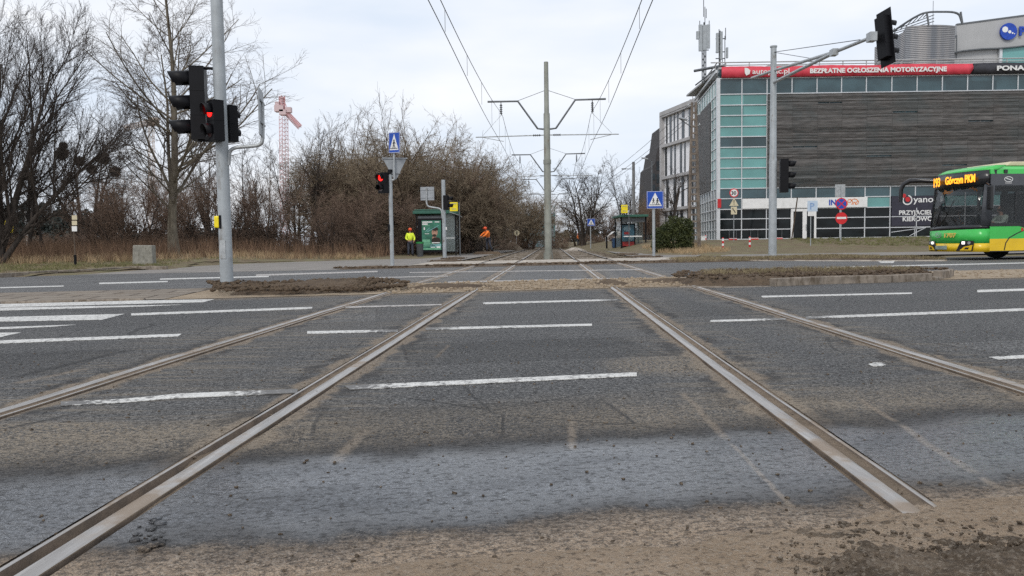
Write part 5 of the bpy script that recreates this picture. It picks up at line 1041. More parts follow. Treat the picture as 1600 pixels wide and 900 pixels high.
c = Lc(b, 1146.5, 329, Y); d = MB().box((c.x, -.05, c.z), (.44, .02, .56)).build('arrow_plate', cr, t); k = MB()
for p0, p1 in (((-.1, .2), (-.06, .05)), ((-.06, .05), (.06, -.05)), ((.06, -.05), (.08, -.2))): k.line((c.x+p0[0], c.z+p0[1]), (c.x+p1[0], c.z+p1[1]), .06, -.066)
k.build('arrow', MAT['sblack'], d)
# no stopping / no entry
Y = 56; t, b = postsign(1313.5, 381, Y, 290, 'blue no stopping sign above a red no entry sign on one post', 'no_entry_sign', z=.35, r=.045)
c = Lc(b, 1314, 318.5, Y); d = MB().disc((c.x, -.08, c.z), .43, .02).build('sign_plate', MAT['sred'], t); MB().disc((c.x, -.088, c.z), .35, .006).build('sign_face', MAT['blue'], d)
k = MB(); k.line((c.x-.25, c.z-.25), (c.x+.25, c.z+.25), .07, -.094).line((c.x-.25, c.z+.25), (c.x+.25, c.z-.25), .07, -.095); k.build('cross', MAT['sred'], d)
c = Lc(b, 1314, 341, Y); d = MB().disc((c.x, -.08, c.z), .43, .02).build('sign_plate', MAT['sred'], t); MB().box((c.x, -.088, c.z+.02), (.68, .01, .15)).build('bar', MAT['white'], d)
c = Lc(b, 1313, 298, Y); MB().box((c.x, .03, c.z), (.74, .02, .92)).build('sign_back', MAT['galv'], t, .005)
# P sign
Y = 52; t, b = postsign(1266.5, 377, Y, 316, 'parking sign with pale reflection painted in, by the glass doors', 'parking_sign', z=.3, r=.03); MAT['pale'] = mat('plate_glare_blue', (.50, .60, .72), .5, var=.1); MAT['pblue'] = mat('letter_glare_blue', (.25, .38, .62), .5)  # reflection on the sign is put into the pale plate and letter colours
c = Lc(b, 1269, 322, Y); d = MB().box((c.x, -.06, c.z), (.68, .02, .72)).build('sign_plate', MAT['pale'], t); text('letter', 'P', .62, MAT['pblue'], d, Matrix.Translation((c.x-.2, -.075, c.z-.22)), .004, .01)
c = Lc(b, 1267.5, 334, Y); MB().box((c.x, -.06, c.z), (.5, .02, .30)).box((c.x, -.075, c.z), (.36, .005, .05)).build('sub_plate', MAT['white'], t)
b0 = AT(1236.5, 374, 58); b0.z = .55; t = tag(MB().tube([(0, 0, 0), tuple(AT(1246, 309, 58)-b0)], .05, 6).build('leaning_pole', MAT['barkb'], None), 'thin dark pole leaning in front of the glass doors', 'pole'); t.location = b0
# bollards
def bollard(px, py, Y, lab, z):
    b = AT(px, py, Y); t = empty('bollard', (b.x, Y, z), 0, lab, 'bollard', 'red and white bollards by the side street'); m = MB(); m2 = MB()
    for i in range(5): (m if i % 2 == 0 else m2).tube([(0, 0, i*.16), (0, 0, i*.16+.16)], .07, 10)
    m2.ball((0, 0, .8), .068, 0, 5); m.build('post', MAT['white'], t); m2.build('red_band', MAT['red'], t)
bollard(1102.5, 380, 62, 'red and white bollard beside the concrete utility pole', .3); bollard(1129.5, 391, 50.5, 'red and white bollard just left of the thirty sign', .06); bollard(1171.5, 390, 51.5, 'red and white bollard between the thirty sign and the tall mast', .10)
for px, lab in ((1145, 'striped barrier block at the building foot behind the thirty sign'), (1178.5, 'striped barrier block at the building foot, middle one'), (1216, 'striped barrier block at the building foot beside the tall mast')):
    b = AT(px, 376, 60); t = empty('barrier', (b.x, 60, .6), 0, lab, 'barrier', 'striped barriers at the building'); MB().box((0, 0, .18), (.62, .2, .22)).build('beam', MAT['sred'], t, .01); m = MB(); m.box((0, -.105, .26), (.6, .01, .04)).box((0, -.105, .12), (.6, .01, .03)).build('stripe', MAT['white'], t)
    MB().tube([(-.28, 0, 0), (-.28, 0, .9)], .02, 5).build('post', MAT['dgalv'], t); MB().tube([(.28, 0, 0), (.28, 0, .9)], .02, 5).build('post', MAT['dgalv'], t)
b = AT(1096, 380, 60); MBX = MB().box((0, 0, .35), (.55, .4, .8), taper=.95).box((0, 0, .77), (.6, .45, .06)); o = tag(MBX.build('utility_box', MAT['white'], None, .02), 'small white utility box at the foot of the concrete pole', 'utility box'); o.location = (b.x, 60, .3)
# concrete block on the verge
b = AT(226, 419, 31); o = tag(MB().box((0, 0, .40), (.80, .45, .90), taper=.93).build('concrete_block', mat('weathered_concrete', (.27, .26, .225), .95, var=.28, scale=7, bump=.6, dirt=(.12, .11, .08), dirtamt=.4), None, .035), 'upright weathered concrete block on the grass verge', 'concrete block'); o.location = (b.x, 31, .06); o.rotation_euler = (0, R(1.5), R(6))
# post with small plates
Y = 30; b = AT(118, 415, Y); b.z = .25; t = empty('marker_post', tuple(b), 0, 'thin rusty post with three small pale plates among the weeds', 'marker post'); MB().tube([(0, 0, -.1), (0, 0, Lc(b, 117, 336, Y).z)], .022, 6).build('post', MAT['railside'], t); MB().tube([(0, 0, -.05), (0, 0, .32)], .05, 8).build('post_foot', MAT['blackp'], t)
for y0 in (340, 348.5, 357.5): c = Lc(b, 117, y0, Y); MB().box((c.x, -.03, c.z), (.2, .012, .17 if y0 < 355 else .2)).build('plate', MAT['cream'] if y0 < 355 else MAT['white'], t, .004)
Y = 58; b = AT(43, 392, Y); b.z = .3; t = empty('white_post', tuple(b), 0, 'thin white post with small brackets far behind the weeds', 'post'); c = Lc(b, 42, 330, Y).z; MB().tube([(0, 0, 0), (0, 0, c)], .06, 6).build('post', MAT['white'], t); MB().box((.1, 0, c*.72), (.35, .2, .3)).box((.15, 0, c*.45), (.3, .05, .2)).build('bracket', MAT['galv'], t)
Y = 50; b = AT(14, 392, Y); b.z = .3; t = empty('yellow_sign', tuple(b), 0, 'yellow sign beside the dark trunk at the left picture edge', 'sign'); c = Lc(b, 14.5, 352, Y); MB().tube([(0, 0, 0), (0, 0, c.z)], .04, 6).build('post', MAT['dgalv'], t); MB().prism([(c.x-.26, c.z-.45), (c.x+.28, c.z-.5), (c.x+.30, c.z+.2), (c.x+.02, c.z+.48), (c.x-.28, c.z+.25)], .04, M=Matrix.Translation((0, -.06, 0))).build('sign_plate', MAT['yellow'], t)
# --- bus shelters
MAT['poster'] = mat('green_poster', (.035, .17, .11), .35, var=.5, scale=1.3); MAT['skin'] = mat('skin', (.42, .24, .17), .6, var=.1); MAT['hair'] = mat('dark_hair', (.03, .02, .015), .8); MAT['ltgreen'] = mat('light_green_print', (.16, .42, .26), .4, var=.25); MAT['teal2'] = mat('pale_teal_print', (.20, .42, .42), .4, var=.25)
MAT['posterb'] = mat('blue_poster', (.06, .16, .22), .35, var=.45, scale=2.); MAT['posterr'] = mat('red_poster_strip', (.36, .03, .03), .4, var=.3, scale=3)
def clearglass(name, a=.25, col=(.25, .3, .3)):
    n = NT(name); return n.set(Base_Color=col, Roughness=.05, Alpha=a, Spec=.8)
MAT['clear'] = clearglass('shelter_glass'); MAT['sideglass'] = clearglass('bus_side_glass', .28, (.012, .016, .018)); MAT['screen'] = clearglass('bus_glass', .42, (.012, .016, .018))
def portrait(mb, x, z, s, y):
    pass
Y = 50.0; b = AT(672, 399, Y); b.z = 0; t = empty('bus_shelter', tuple(b), 0, 'bus shelter with green roof and a lit green advert panel', 'bus shelter', 'bus shelters')
X = lambda px, py=365: Lc(b, px, py, Y).x; Z = lambda py, px=680: Lc(b, px, py, Y).z
MB().b2((X(646), -.2, Z(334)), (X(714), 3.6, Z(329))).b2((X(648), -.15, Z(328.5)), (X(705), 3.5, Z(327))).build('roof', MAT['sgreen'], t, .02)
rr = MB(); rr._add([(X(703), -.22, Z(331)), (X(703), 3.6, Z(331)), (X(717), 3.6, Z(336)), (X(717), -.22, Z(336)), (X(703), -.22, Z(332)), (X(703), 3.6, Z(332)), (X(717), 3.6, Z(337)), (X(717), -.22, Z(337))], [(0, 3, 2, 1), (4, 5, 6, 7), (0, 1, 5, 4), (1, 2, 6, 5), (2, 3, 7, 6), (3, 0, 4, 7)]); rr.build('roof_edge', MAT['galv'], t)
for px in (712, 651):
    for yy in (0, 3.3): MB().b2((X(px)-.04, yy-.04, 0), (X(px)+.04, yy+.04, Z(333))).build('post', MAT['blackp'], t)
MB().b2((X(653), .05, Z(344)), (X(691), .1, Z(337))).build('fascia', MAT['dgalv'], t)
ap = MB().b2((X(653.5), -.1, Z(394.5)), (X(692.5), .08, Z(341))).build('advert_panel', MAT['blackp'], t, .01)
MB().b2((X(659.5), -.115, Z(390.5)), (X(689.5), -.10, Z(344.5))).build('poster', MAT['poster'], ap)
k = MB(); y_ = -.13
for (x0, x1, y0, y1) in ((660.5, 676, 346, 347.8), (660.5, 669, 349, 351), (680, 687, 346.2, 347.6), (662.5, 664.5, 355, 359), (664, 671, 364.8, 365.6), (675, 687, 378.6, 380), (673, 680, 386, 387), (682, 688, 385, 387.5)): MB().b2((X(x0), y_, Z(y1)), (X(x1), y_+.01, Z(y0))).build('print', MAT['white'], ap)
k = MB()
for (x0, x1, y0, y1) in ((660, 672, 374, 379), (660, 677, 380, 382), (660, 680, 383.5, 384.6), (660, 689, 387.5, 390), (661, 672, 352, 353)): MB().b2((X(x0), y_+.008, Z(y1)), (X(x1), y_+.014, Z(y0))).build('print', MAT['ltgreen'], ap)
k = MB(); k.b2((X(672), y_+.008, Z(386)), (X(689), y_+.014, Z(381))); k.line((X(668), Z(362)), (X(686), Z(352.5)), .05, y_, .005).line((X(665), Z(362)), (X(672), Z(356)), .04, y_, .005); k.build('print', MAT['teal2'], ap)
k = MB(); k.disc((X(679.5), y_+.006, Z(363)), .27, .004, n=20, rx=.19).disc((X(679), y_+.004, Z(373)), .18, .004, rx=.16); k.build('print_face', MAT['skin'], ap)
k = MB(); k.disc((X(680), y_+.003, Z(358.0)), .12, .003, rx=.22).disc((X(679), y_+.002, Z(368)), .09, .003, rx=.13).disc((X(681.5), y_+.001, Z(376)), .22, .003, rx=.30).line((X(676.5), Z(362.3)), (X(678.3), Z(362)), .025, y_-.002).line((X(680.7), Z(362)), (X(682.5), Z(362.3)), .025, y_-.002); k.build('print_hair', MAT['hair'], ap)
MB().b2((X(694), -.01, .3), (X(711), .01, Z(334))).build('glass_pane', MAT['clear'], t); MB().b2((X(694), .1, Z(373.6)), (X(711), .5, Z(371))).build('bench', MAT['white'], t); MB().b2((X(652)+.05, 3.3, .2), (X(711), 3.32, Z(334))).build('glass_pane', MAT['clear'], t)
def flag(px, Y, y0, y1, yb, lab, z):
    b = AT(px, yb, Y); b.z = z; t = empty('stop_flag', tuple(b), 0, lab, 'bus stop sign', 'yellow bus stop flags'); c0 = Lc(b, px, y0, Y).z; c1 = Lc(b, px, y1, Y).z
    MB().tube([(.35, 0, 0), (.35, 0, c0)], .035, 7).tube([(.35, 0, c0-.1), (-.1, 0, c0-.1)], .02, 5).build('post', MAT['dgalv'], t); f = MB().b2((-.25, -.03, c1), (.25, .03, c0)).build('flag', MAT['yellow'], t, .01)
    k = MB(); h = c0-c1; k.b2((-.18, -.04, c1+h*.8), (.18, -.03, c1+h*.86)).b2((-.14, -.04, c1+h*.3), (.14, -.03, c1+h*.33)).b2((-.14, -.04, c1+h*.2), (.14, -.03, c1+h*.23)); k.build('print', MAT['signgrey'], f)
flag(710.5, 49, 316, 330, 399, 'yellow stop flag beside the shelter with the advert', 0); flag(976, 60, 320, 333, 388, 'yellow stop flag above the shelter right of the tracks', .1)
b = AT(656.5, 401, 47); t = empty('litter_bin', (b.x, 47, .0), 0, 'dark litter bin with a green rim beside the advert panel', 'litter bin'); MB().tube([(0, 0, 0), (0, 0, .82)], [.18, .22], 14).build('body', MAT['blackp'] if False else mat('dark_bin', (.06, .065, .07), .6), t); MB().tube([(0, 0, .82), (0, 0, .93)], [.235, .235], 14).build('rim', mat('bin_green', (.02, .22, .05), .5), t)
Y = 61.0; b = AT(990, 387, Y); b.z = .18; t = empty('bus_shelter', tuple(b), 0, 'bus shelter with a red and blue poster, right of the tracks', 'bus shelter', 'bus shelters')
X = lambda px, py=365: Lc(b, px, py, Y).x; Z = lambda py, px=990: Lc(b, px, py, Y).z
MB().b2((X(967), -.4, Z(339)), (X(1012), 4, Z(335.5))).build('roof', MAT['sgreen'], t, .02)
for px in (971, 1009):
    for yy in (0, 3.6): MB().b2((X(px)-.05, yy-.05, 0), (X(px)+.05, yy+.05, Z(339))).build('post', MAT['blackp'], t)
MB().b2((X(972), 0, Z(347)), (X(1008), .05, Z(340))).build('fascia', MAT['dgalv'], t)
ap = MB().b2((X(973), 1.0, Z(387)), (X(996), 1.15, Z(349))).build('advert_panel', MAT['blackp'], t, .01); MB().b2((X(975), .97, Z(377)), (X(994), 1.0, Z(351))).build('poster', MAT['posterb'], ap); MB().b2((X(975.5), .96, Z(384.5)), (X(994), .99, Z(377.5))).build('print', MAT['posterr'], ap); MB().b2((X(978), .955, Z(366)), (X(987), .965, Z(362))).build('print', MAT['posterr'], ap)
MAT['ppr'] = mat('pale_print', (.25, .36, .42), .5); MB().disc((X(983), .955, Z(357)), .2, .01, rx=.3).build('print', MAT['ppr'], ap); MB().disc((X(989), .955, Z(372)), .18, .01, rx=.2).build('print', MAT['ppr'], ap)
MB().b2((X(976), .3, Z(370)), (X(1004), .7, Z(368.3))).build('bench', MAT['white'], t); MB().b2((X(997), 1.0, .1), (X(1008), 1.02, Z(345))).build('glass_pane', MAT['clear'], t); MB().b2((X(972), 3.6, .1), (X(1008), 3.62, Z(345))).build('glass_pane', MAT['clear'], t)
# blue container and white truck behind the right shelter
b = AT(964, 386, 66); t = empty('blue_container', (b.x, 66, .2), 0, 'small dark blue container left of the right bus shelter', 'container'); MB().box((0, 0, .4), (.75, .8, .75), taper=1.1).build('body', mat('dark_blue', (.02, .06, .14), .5), t, .03); MB().box((0, 0, .82), (.85, .9, .08)).build('lid', mat('dark_blue_lid', (.015, .035, .08), .5), t, .02)
b = AT(962, 384, 92); t = empty('white_truck', (b.x, 92, .2), 0, 'white truck standing behind the right bus shelter', 'truck'); 
MB().prism([(-1.0, .5), (1.2, .5), (1.2, 1.75), (-.2, 1.75), (-.75, 1.25), (-1.0, 1.1)], 1.9).build('cab', MAT['white'], t, .05); MB().prism([(-.72, 1.22), (-.2, 1.68), (.2, 1.68), (.2, 1.2)], .02, M=Matrix.Translation((0, -.02, 0))).build('window', MAT['tinted'], t); MB().b2((1.2, 0, .6), (4, 1.9, .9)).b2((1.3, 0, .9), (4, .1, 1.9)).build('bed', MAT['galv'], t)
for x in (-.3, 3.2): MB().disc((x, -.05, .42), .42, .3).build('wheel', MAT['blackp'], t)
MB().b2((1.3, .4, 1.9), (2.6, 1.5, 2.15)).build('load', MAT['dgalv'], t)
# ---- poles and lamps on the right
Y = 52; b = AT(1084, 390, Y); b.z = .12; t = empty('utility_pole', tuple(b), 0, 'two legged concrete utility pole with a lamp arm beside the evergreen bush', 'utility pole'); MAT['oldc'] = mat('old_brown_concrete', (.20, .165, .135), .95, var=.35, scale=2.5, bump=.4, dirt=(.07, .05, .04), dirtamt=.5)
H = Lc(b, 1083, 160, Y).z; lg = MB()
def legx(z, s): u = z/H; return s*(.36*(1-u)+.13*u)+.02
for s_ in (-1, 1): lg.tube([(legx(0, s_), 0, -.2), (legx(H, s_), 0, H)], [.13, .085], 4, smooth=False)
for i in range(20): z = .5+i*(H-.8)/20; lg.b2((legx(z, -1), -.06, z), (legx(z, 1), .06, z+.13))
lg.build('pole', MAT['oldc'], t)
la = MB(); la.sweep([(-.1, 0, Lc(b, 1080, 200, Y).z), (-.35, -.1, Lc(b, 1078, 196, Y).z), (-.95, -.2, Lc(b, 1066, 187, Y).z)], .03, 7); la.build('lamp_arm', MAT['dgalv'], t); c = Lc(b, 1065, 186.5, Y); MB(Matrix.Translation((c.x+.05, -.2, c.z))).box((0, 0, 0), (.62, .22, .12), rot=(0, R(14), 0)).build('lamp', MAT['signgrey'], t, .04)
ins = MB()
for (x, z) in ((-.35, .2), (.4, .1), (-.35, .9), (.4, .8), (.4, 1.5)): ins.cone((x, 0, H-z), (0, 0, 1), .05, .03, .12, 8); ins.tube([(0, 0, H-z-.02), (x, 0, H-z-.02)], .025, 5)
ins.build('insulator', MAT['galv'], t)
wr = MB(); 
for i, (z, ex, ez) in enumerate(((.2, -9, 3.6), (.9, -9, 3.2), (1.2, -8.6, 2.9))):
    A = Vector((b.x-.35, Y, b.z+H-z)); B_ = Vector((b.x-4.5, 96, b.z+ez+3)); wr.tube([tuple(A+(B_-A)*u+Vector((0, 0, -1.4*4*u*(1-u)*.5))) for u in np.linspace(0, 1, 9)], .018, 3, smooth=False)
tag(wr.build('power_line', MAT['wire'], None), 'thin power lines running from the concrete utility pole along the white block', 'wire')
Y = 76; b = AT(990.5, 388, Y); b.z = .2; t = empty('concrete_pole', tuple(b), 0, 'plain grey concrete pole with a small lamp behind the right bus shelter', 'utility pole'); H = Lc(b, 990.5, 253, Y).z; MB().tube([(0, 0, 0), (0, 0, H)], [.17, .14], 8).build('pole', mat('grey_concrete_pole', (.2, .2, .2), .9), t); MB().tube([(0, 0, H-.7), (-.9, 0, H-.65)], .03, 5).build('lamp_arm', MAT['dgalv'], t); MB().box((-.95, 0, H-.66), (.45, .2, .12)).build('lamp', MAT['signgrey'], t, .03)
Y = 92; b = AT(1019, 388, Y); b.z = .2; t = empty('street_lamp', tuple(b), 0, 'slim street lamp reaching left in front of the dark brick building', 'street lamp'); H = Lc(b, 1018, 252, Y).z; MB().tube([(0, 0, 0), (0, 0, H)], [.12, .08], 7).build('pole', MAT['dgalv'], t); MB().tube([(0, 0, H), (-.6, 0, H+.25)], .035, 5).build('lamp_arm', MAT['dgalv'], t); MB().box((-.85, 0, H+.35), (.8, .25, .14), rot=(0, R(12), 0)).build('lamp', MAT['galv'], t, .03)
b = AT(948, 387, 68); t = tag(MB().tube([(0, 0, 0), (0, 0, 1.0)], .08, 8).tube([(0, 0, 1.0), (0, 0, 1.06)], .1, 8).build('short_post', MAT['blackp'], None), 'short dark post on the paving left of the right shelter', 'post'); t.location = (b.x, 68, .15)
# ---- signs and heap by the far tracks
Y = 84; t, b = postsign(807, 388, Y, 360, 'round white track side sign on a thin post by the gravel heap', 'round_sign', r=.03, z=.05); c = Lc(b, 807.5, 364, Y); d = MB().disc((c.x, -.05, c.z), .30, .02).build('sign_plate', MAT['cream'], t); k = MB(); k.line((c.x, c.z-.18), (c.x, c.z+.18), .10, -.055); k.build('symbol', MAT['sblack'], d)
Y = 90; t, b = postsign(801, 388, Y, 350, 'small grey square sign on a post behind the gravel heap', 'square_sign', r=.03, z=.05); c = Lc(b, 800.5, 353, Y); MB().box((c.x, -.05, c.z), (.65, .02, .58)).build('sign_plate', MAT['signgrey'], t); k = MB(); k.line((c.x-.3, c.z), (c.x+.3, c.z), .05, -.07).line((c.x, c.z-.27), (c.x, c.z+.27), .05, -.07); k.build('symbol', MAT['galv'], t)
hp = [(AT(800, 388, 82).x+1.35*math.cos(a)*(1+.1*math.sin(3*a)), 82+1.2*math.sin(a)) for a in np.linspace(0, 6.1, 16)]
o = patch('gravel_heap', hp, .07, lambda x, y, d: .0+.95*ss(-.1, 1.35, d)+vnoise(x, y, 3, 7)*.12, MAT['ballast'], 'thing', 'grey gravel heap left of the tracks near the worker in orange', 'gravel heap')
# pale dust sheet patch beside the right track
hp = [(AT(898, 387, 72).x+1.0*math.cos(a), 72+2.2*math.sin(a)) for a in np.linspace(0, 6.1, 12)]
patch('sand_heap', hp, .12, lambda x, y, d: -.02+.25*ss(-.1, .8, d)+vnoise(x, y, 2, 9)*.06, MAT['concrete'], 'thing', 'small pale sand heap between the rails of the right track', 'sand heap')
# cut branches
t = empty('branch_pile', tuple(Vector((AT(738, 392, 62).x, 62, 0))), 0, 'pile of cut branches and pale logs beside the worker in orange', 'branch pile'); q = TM['thick'][1].copy(); q.materials.clear(); q.materials.append(MAT['twp']); o = link('twigs', q, None, t); o.scale = (.55, .5, .30); o.rotation_euler = (.5, .2, 1)
rg = random.Random(8); k = MB()
for i in range(16): x = rg.uniform(-1.6, 1.8); a_ = rg.uniform(0, 3.1); L = rg.uniform(.5, 1.5); k.tube([(x, rg.uniform(-.8, .8), .1+rg.random()*.4), (x+L*math.cos(a_), rg.uniform(-.5, .5), .2+L*abs(math.sin(a_)))], [rg.uniform(.04, .08), .03], 6)
k.build('log', MAT['barkp'], t)
b = AT(636, 388, 54); 
# ---- cranes
def lattice(m, a, c, w, n, r):
    a, c = Vector(a), Vector(c); d = (c-a); u = d.normalized().orthogonal().normalized()*w/2; v = d.normalized().cross(u.normalized())*w/2; cs = [u+v, u-v, -u-v, -u+v]
    for q in cs: m.tube([tuple(a+q), tuple(c+q)], r, 4, smooth=False)
    for i in range(n):
        p0 = a+d*i/n; p1 = a+d*(i+1)/n
        for j in range(4): m.tube([tuple(p0+cs[j]), tuple(p1+cs[(j+1) % 4])], r*.7, 3, cap=False, smooth=False); m.tube([tuple(p0+cs[j]), tuple(p0+cs[(j+1) % 4])], r*.7, 3, cap=False, smooth=False)
MAT['crred'] = mat('crane_red_hazed', (.66, .38, .39), .6, var=.1); MAT['crwh'] = mat('crane_white_hazed', (.62, .47, .48), .6, var=.1); MAT['cror'] = mat('crane_orange_hazed', (.66, .55, .48), .6, var=.1)  # crane colours paled to stand in for distance haze
Y = 300.; b = AT(442, 388, Y); b.z = 0; t = empty('tower_crane', tuple(b), 0, 'red and white tower crane above the thicket', 'crane', 'tower cranes'); P = lambda x, y, dy=0: tuple(Lc(b, x, y, Y)+Vector((0, dy, 0)))
m = MB(); lattice(m, P(445.5, 388), P(443, 181), 2.4, 34, .10); m.build('mast', MAT['crred'], t); m = MB(); lattice(m, P(447, 176), P(469, 199), 1.4, 12, .14); m.tube([P(447, 174), P(468, 198)], .3, 4); m.build('jib', MAT['crred'], t)
m = MB(); m.box(P(437, 170), (3.4, 3, 2.4)).box(P(443, 176), (2.6, 3, 2.0)).box(P(434, 163), (1.6, 2, 1.8)); m.build('counterweight', MAT['crwh'], t); m = MB(); lattice(m, P(441, 170), P(440.5, 150), 1.5, 5, .22); m.tube([P(441, 151), P(452, 176)], .12, 4); m.build('tower_head', MAT['crred'], t)
MB().box(P(451, 172), (2.2, 2, 2)).build('cab', MAT['crwh'], t)
Y = 420.; b = AT(236, 388, Y); b.z = 0; t = empty('tower_crane', tuple(b), 0, 'faint orange tower crane seen through the tall pale tree', 'crane', 'tower cranes'); m = MB(); lattice(m, P(238, 388), P(236, 190), 2.4, 26, .14); m.build('mast', MAT['cror'], t); m = MB(); lattice(m, P(248, 188), P(207, 205, -10), 2.0, 14, .16); m.box(P(240, 190), (5, 3, 4)); m.build('jib', MAT['cror'], t)
# ------------------------------------------------------------------ people
def skinned(nm, pts, edges, m, parent, sub=1, root=0):
    me = bpy.data.meshes.new(nm); me.from_pydata([p[:3] for p in pts], edges, []); o = bpy.data.objects.new(nm, me); C.objects.link(o); md = o.modifiers.new('s', 'SKIN'); md.use_smooth_shade = True
    for i, p in enumerate(pts): me.skin_vertices[0].data[i].radius = (p[3], p[4] if len(p) > 4 else p[3]); me.skin_vertices[0].data[i].use_root = (i == root)
    o.modifiers.new('ss', 'SUBSURF').levels = sub; dg = bpy.context.evaluated_depsgraph_get(); dg.update(); r = bpy.data.meshes.new_from_object(o.evaluated_get(dg)); bpy.data.objects.remove(o); r.materials.clear(); return link(nm, r, MAT[m], parent)
def person(lab, loc, rot, J, jacket, trou, hat, grp=None):
    """J: joints pelvis, chest, neck, head and per side shoulder, elbow, wrist, hip, knee, ankle, toe"""
    t = empty('person', loc, rot, lab, 'person', grp); V = Vector; g = {k: V(v) for k, v in J.items()}
    pts = []; ed = []; ix = {}
    def add(n, p, r, par=None, r2=None): ix[n] = len(pts); pts.append((p.x, p.y, p.z, r, r2 or r)); (ed.append((ix[par], ix[n])) if par else None)
    add('pel', g['pelvis'], .13, r2=.10); add('ch', g['chest'], .15, 'pel', .10); add('nk', g['neck'], .055, 'ch'); d = (g['head']-g['neck']).normalized(); add('h1', g['head']-d*.03, .075, 'nk'); add('h2', g['head']+d*.08, .085, 'h1', .095); add('h3', g['head']+d*.16, .05, 'h2')
    for s in 'lr':
        add('s'+s, g['sh'+s], .06, 'ch'); add('e'+s, g['el'+s], .042, 's'+s); add('w'+s, g['wr'+s], .028, 'e'+s); hd = (g['wr'+s]-g['el'+s]).normalized(); pal = g['wr'+s]+hd*.06; add('p'+s, pal, .030, 'w'+s, .016); side_ = hd.orthogonal().normalized()
        for i in range(4): f0 = pal+hd*.035+side_*(.026*(i-1.5)); add(f'f{i}{s}', f0, .010, 'p'+s); add(f'g{i}{s}', f0+hd*.03+V((0, -.012, -.005)), .009, f'f{i}{s}'); add(f'k{i}{s}', f0+hd*(.045+.008*(i % 3))+V((0, -.03, -.012)), .008, f'g{i}{s}')
        add('t1'+s, pal+side_*.035-hd*.02, .011, 'p'+s); add('t2'+s, pal+side_*.06+hd*.01, .009, 't1'+s)
        add('hp'+s, g['hip'+s], .085, 'pel'); add('kn'+s, g['kn'+s], .055, 'hp'+s); add('an'+s, g['an'+s], .040, 'kn'+s); add('to'+s, g['to'+s], .035, 'an'+s)
    body = skinned('body', pts, ed, 'skin', t)
    fd = (V((0, -1, 0))+V((0, 0, 0))).normalized(); hd_ = g['head']; f = MB(); f.ball(tuple(hd_+fd*.1+V((0, 0, .0))), .016, 0, 5, (1, 1, 1.3)); f.build('nose', MAT['skin'], t); e = MB()
    for s in (-1, 1): e.ball(tuple(hd_+fd*.088+V((s*.032, 0, .025))), .009, 0, 4)
    e.ball(tuple(hd_+fd*.088+V((0, 0, -.045))), .010, 0, 4, (2.2, .5, .5)); e.build('eyes', MAT['hair'], t)
    c = [(*g['pelvis'], .17, .14), (*g['chest'], .19, .145), (*(g['chest']*.3+g['neck']*.7), .09)]; ce = [(0, 1), (1, 2)]
    for s in 'lr': k = len(c); c += [(*g['sh'+s], .085), (*g['el'+s], .065), (*(g['wr'+s]*.92+g['el'+s]*.08), .05)]; ce += [(1, k), (k, k+1), (k+1, k+2)]
    skinned('jacket', c, ce, jacket, t); c = [(*g['pelvis'], .15, .12)]; ce = []
    for s in 'lr': k = len(c); c += [(*g['hip'+s], .105), (*g['kn'+s], .08), (*g['an'+s], .065)]; ce += [(0, k), (k, k+1), (k+1, k+2)]
    skinned('trousers', c, ce, trou, t)
    for s in 'lr': skinned('boot', [(*g['an'+s], .06), (*(g['an'+s]*.6+g['to'+s]*.4), .055), (*g['to'+s], .045)], [(0, 1), (1, 2)], 'blackp', t)
    if hat: hb = MB(); c = hd_+(g['head']-g['neck']).normalized()*.05; hb.ball(tuple(c+V((0, .01, .03))), .125, 0, 8, (1, 1.12, .95)); hb.box(tuple(c+V((0, -.11, .02))), (.2, .1, .02)); hb.build('helmet', MAT[hat], t)
    else: MB().ball(tuple(hd_+V((0, .02, .05))), .105, 0, 8, (1, 1.05, 1)).build('hair', MAT['hair'], t)
    return t
MAT['hivisy'] = mat('hi_vis_yellow', (.78, .95, .05), .7, var=.15); MAT['hiviso'] = mat('hi_vis_orange', (.95, .22, .03), .7, var=.15); MAT['trou'] = mat('dark_trousers', (.05, .055, .075), .85); MAT['horange'] = mat('orange_helmet', (.75, .10, .03), .4); MAT['stripe'] = mat('reflective_stripe', (.55, .55, .5), .4)
stand = dict(pelvis=(0, 0, .95), chest=(0, .0, 1.32), neck=(0, -.01, 1.50), head=(0, -.03, 1.62), shl=(-.18, 0, 1.42), ell=(-.28, -.05, 1.14), wrl=(-.16, -.26, 1.02), shr=(.18, 0, 1.42), elr=(.28, -.03, 1.14), wrr=(.22, -.24, .98), hipl=(-.10, 0, .88), knl=(-.12, -.03, .48), anl=(-.13, 0, .09), tol=(-.15, -.16, .05), hipr=(.10, 0, .88), knr=(.13, -.02, .48), anr=(.14, .02, .09), tor=(.18, -.14, .05))
x = AT(641, 380, 49).x; person('worker in a yellow hi vis jacket standing in the bushes left of the advert', (x, 49, .02), R(12), stand, 'hivisy', 'trou', 'horange')
bend = dict(stand, chest=(.02, -.10, 1.30), neck=(.02, -.18, 1.46), head=(.02, -.25, 1.57), shl=(-.16, -.13, 1.40), shr=(.2, -.13, 1.40), ell=(-.2, -.42, 1.18), wrl=(-.12, -.62, 1.08), elr=(.24, -.42, 1.16), wrr=(.14, -.62, 1.04), anr=(.16, .22, .09), tor=(.18, .08, .05), knr=(.14, .04, .5))
x = AT(763, 390, 55).x; person('worker in orange hi vis and helmet leaning left beside the cut branches', (x, 55, .20), R(-50), bend, 'hiviso', 'trou', 'horange')
MB().box((0, 0, -.05), (3.2, 3, .66), taper=.5).build('x', MAT['soil'], None); o = bpy.data.objects['x']; o.name = 'earth_bank'; o.location = (x-.1, 55.3, -.10); tag(o, kind='structure')
x = AT(903, 384, 110).x; person('distant worker in orange hi vis between the masts and the dense round tree', (x, 110, .2), R(60), stand, 'hiviso', 'trou', 'horange')
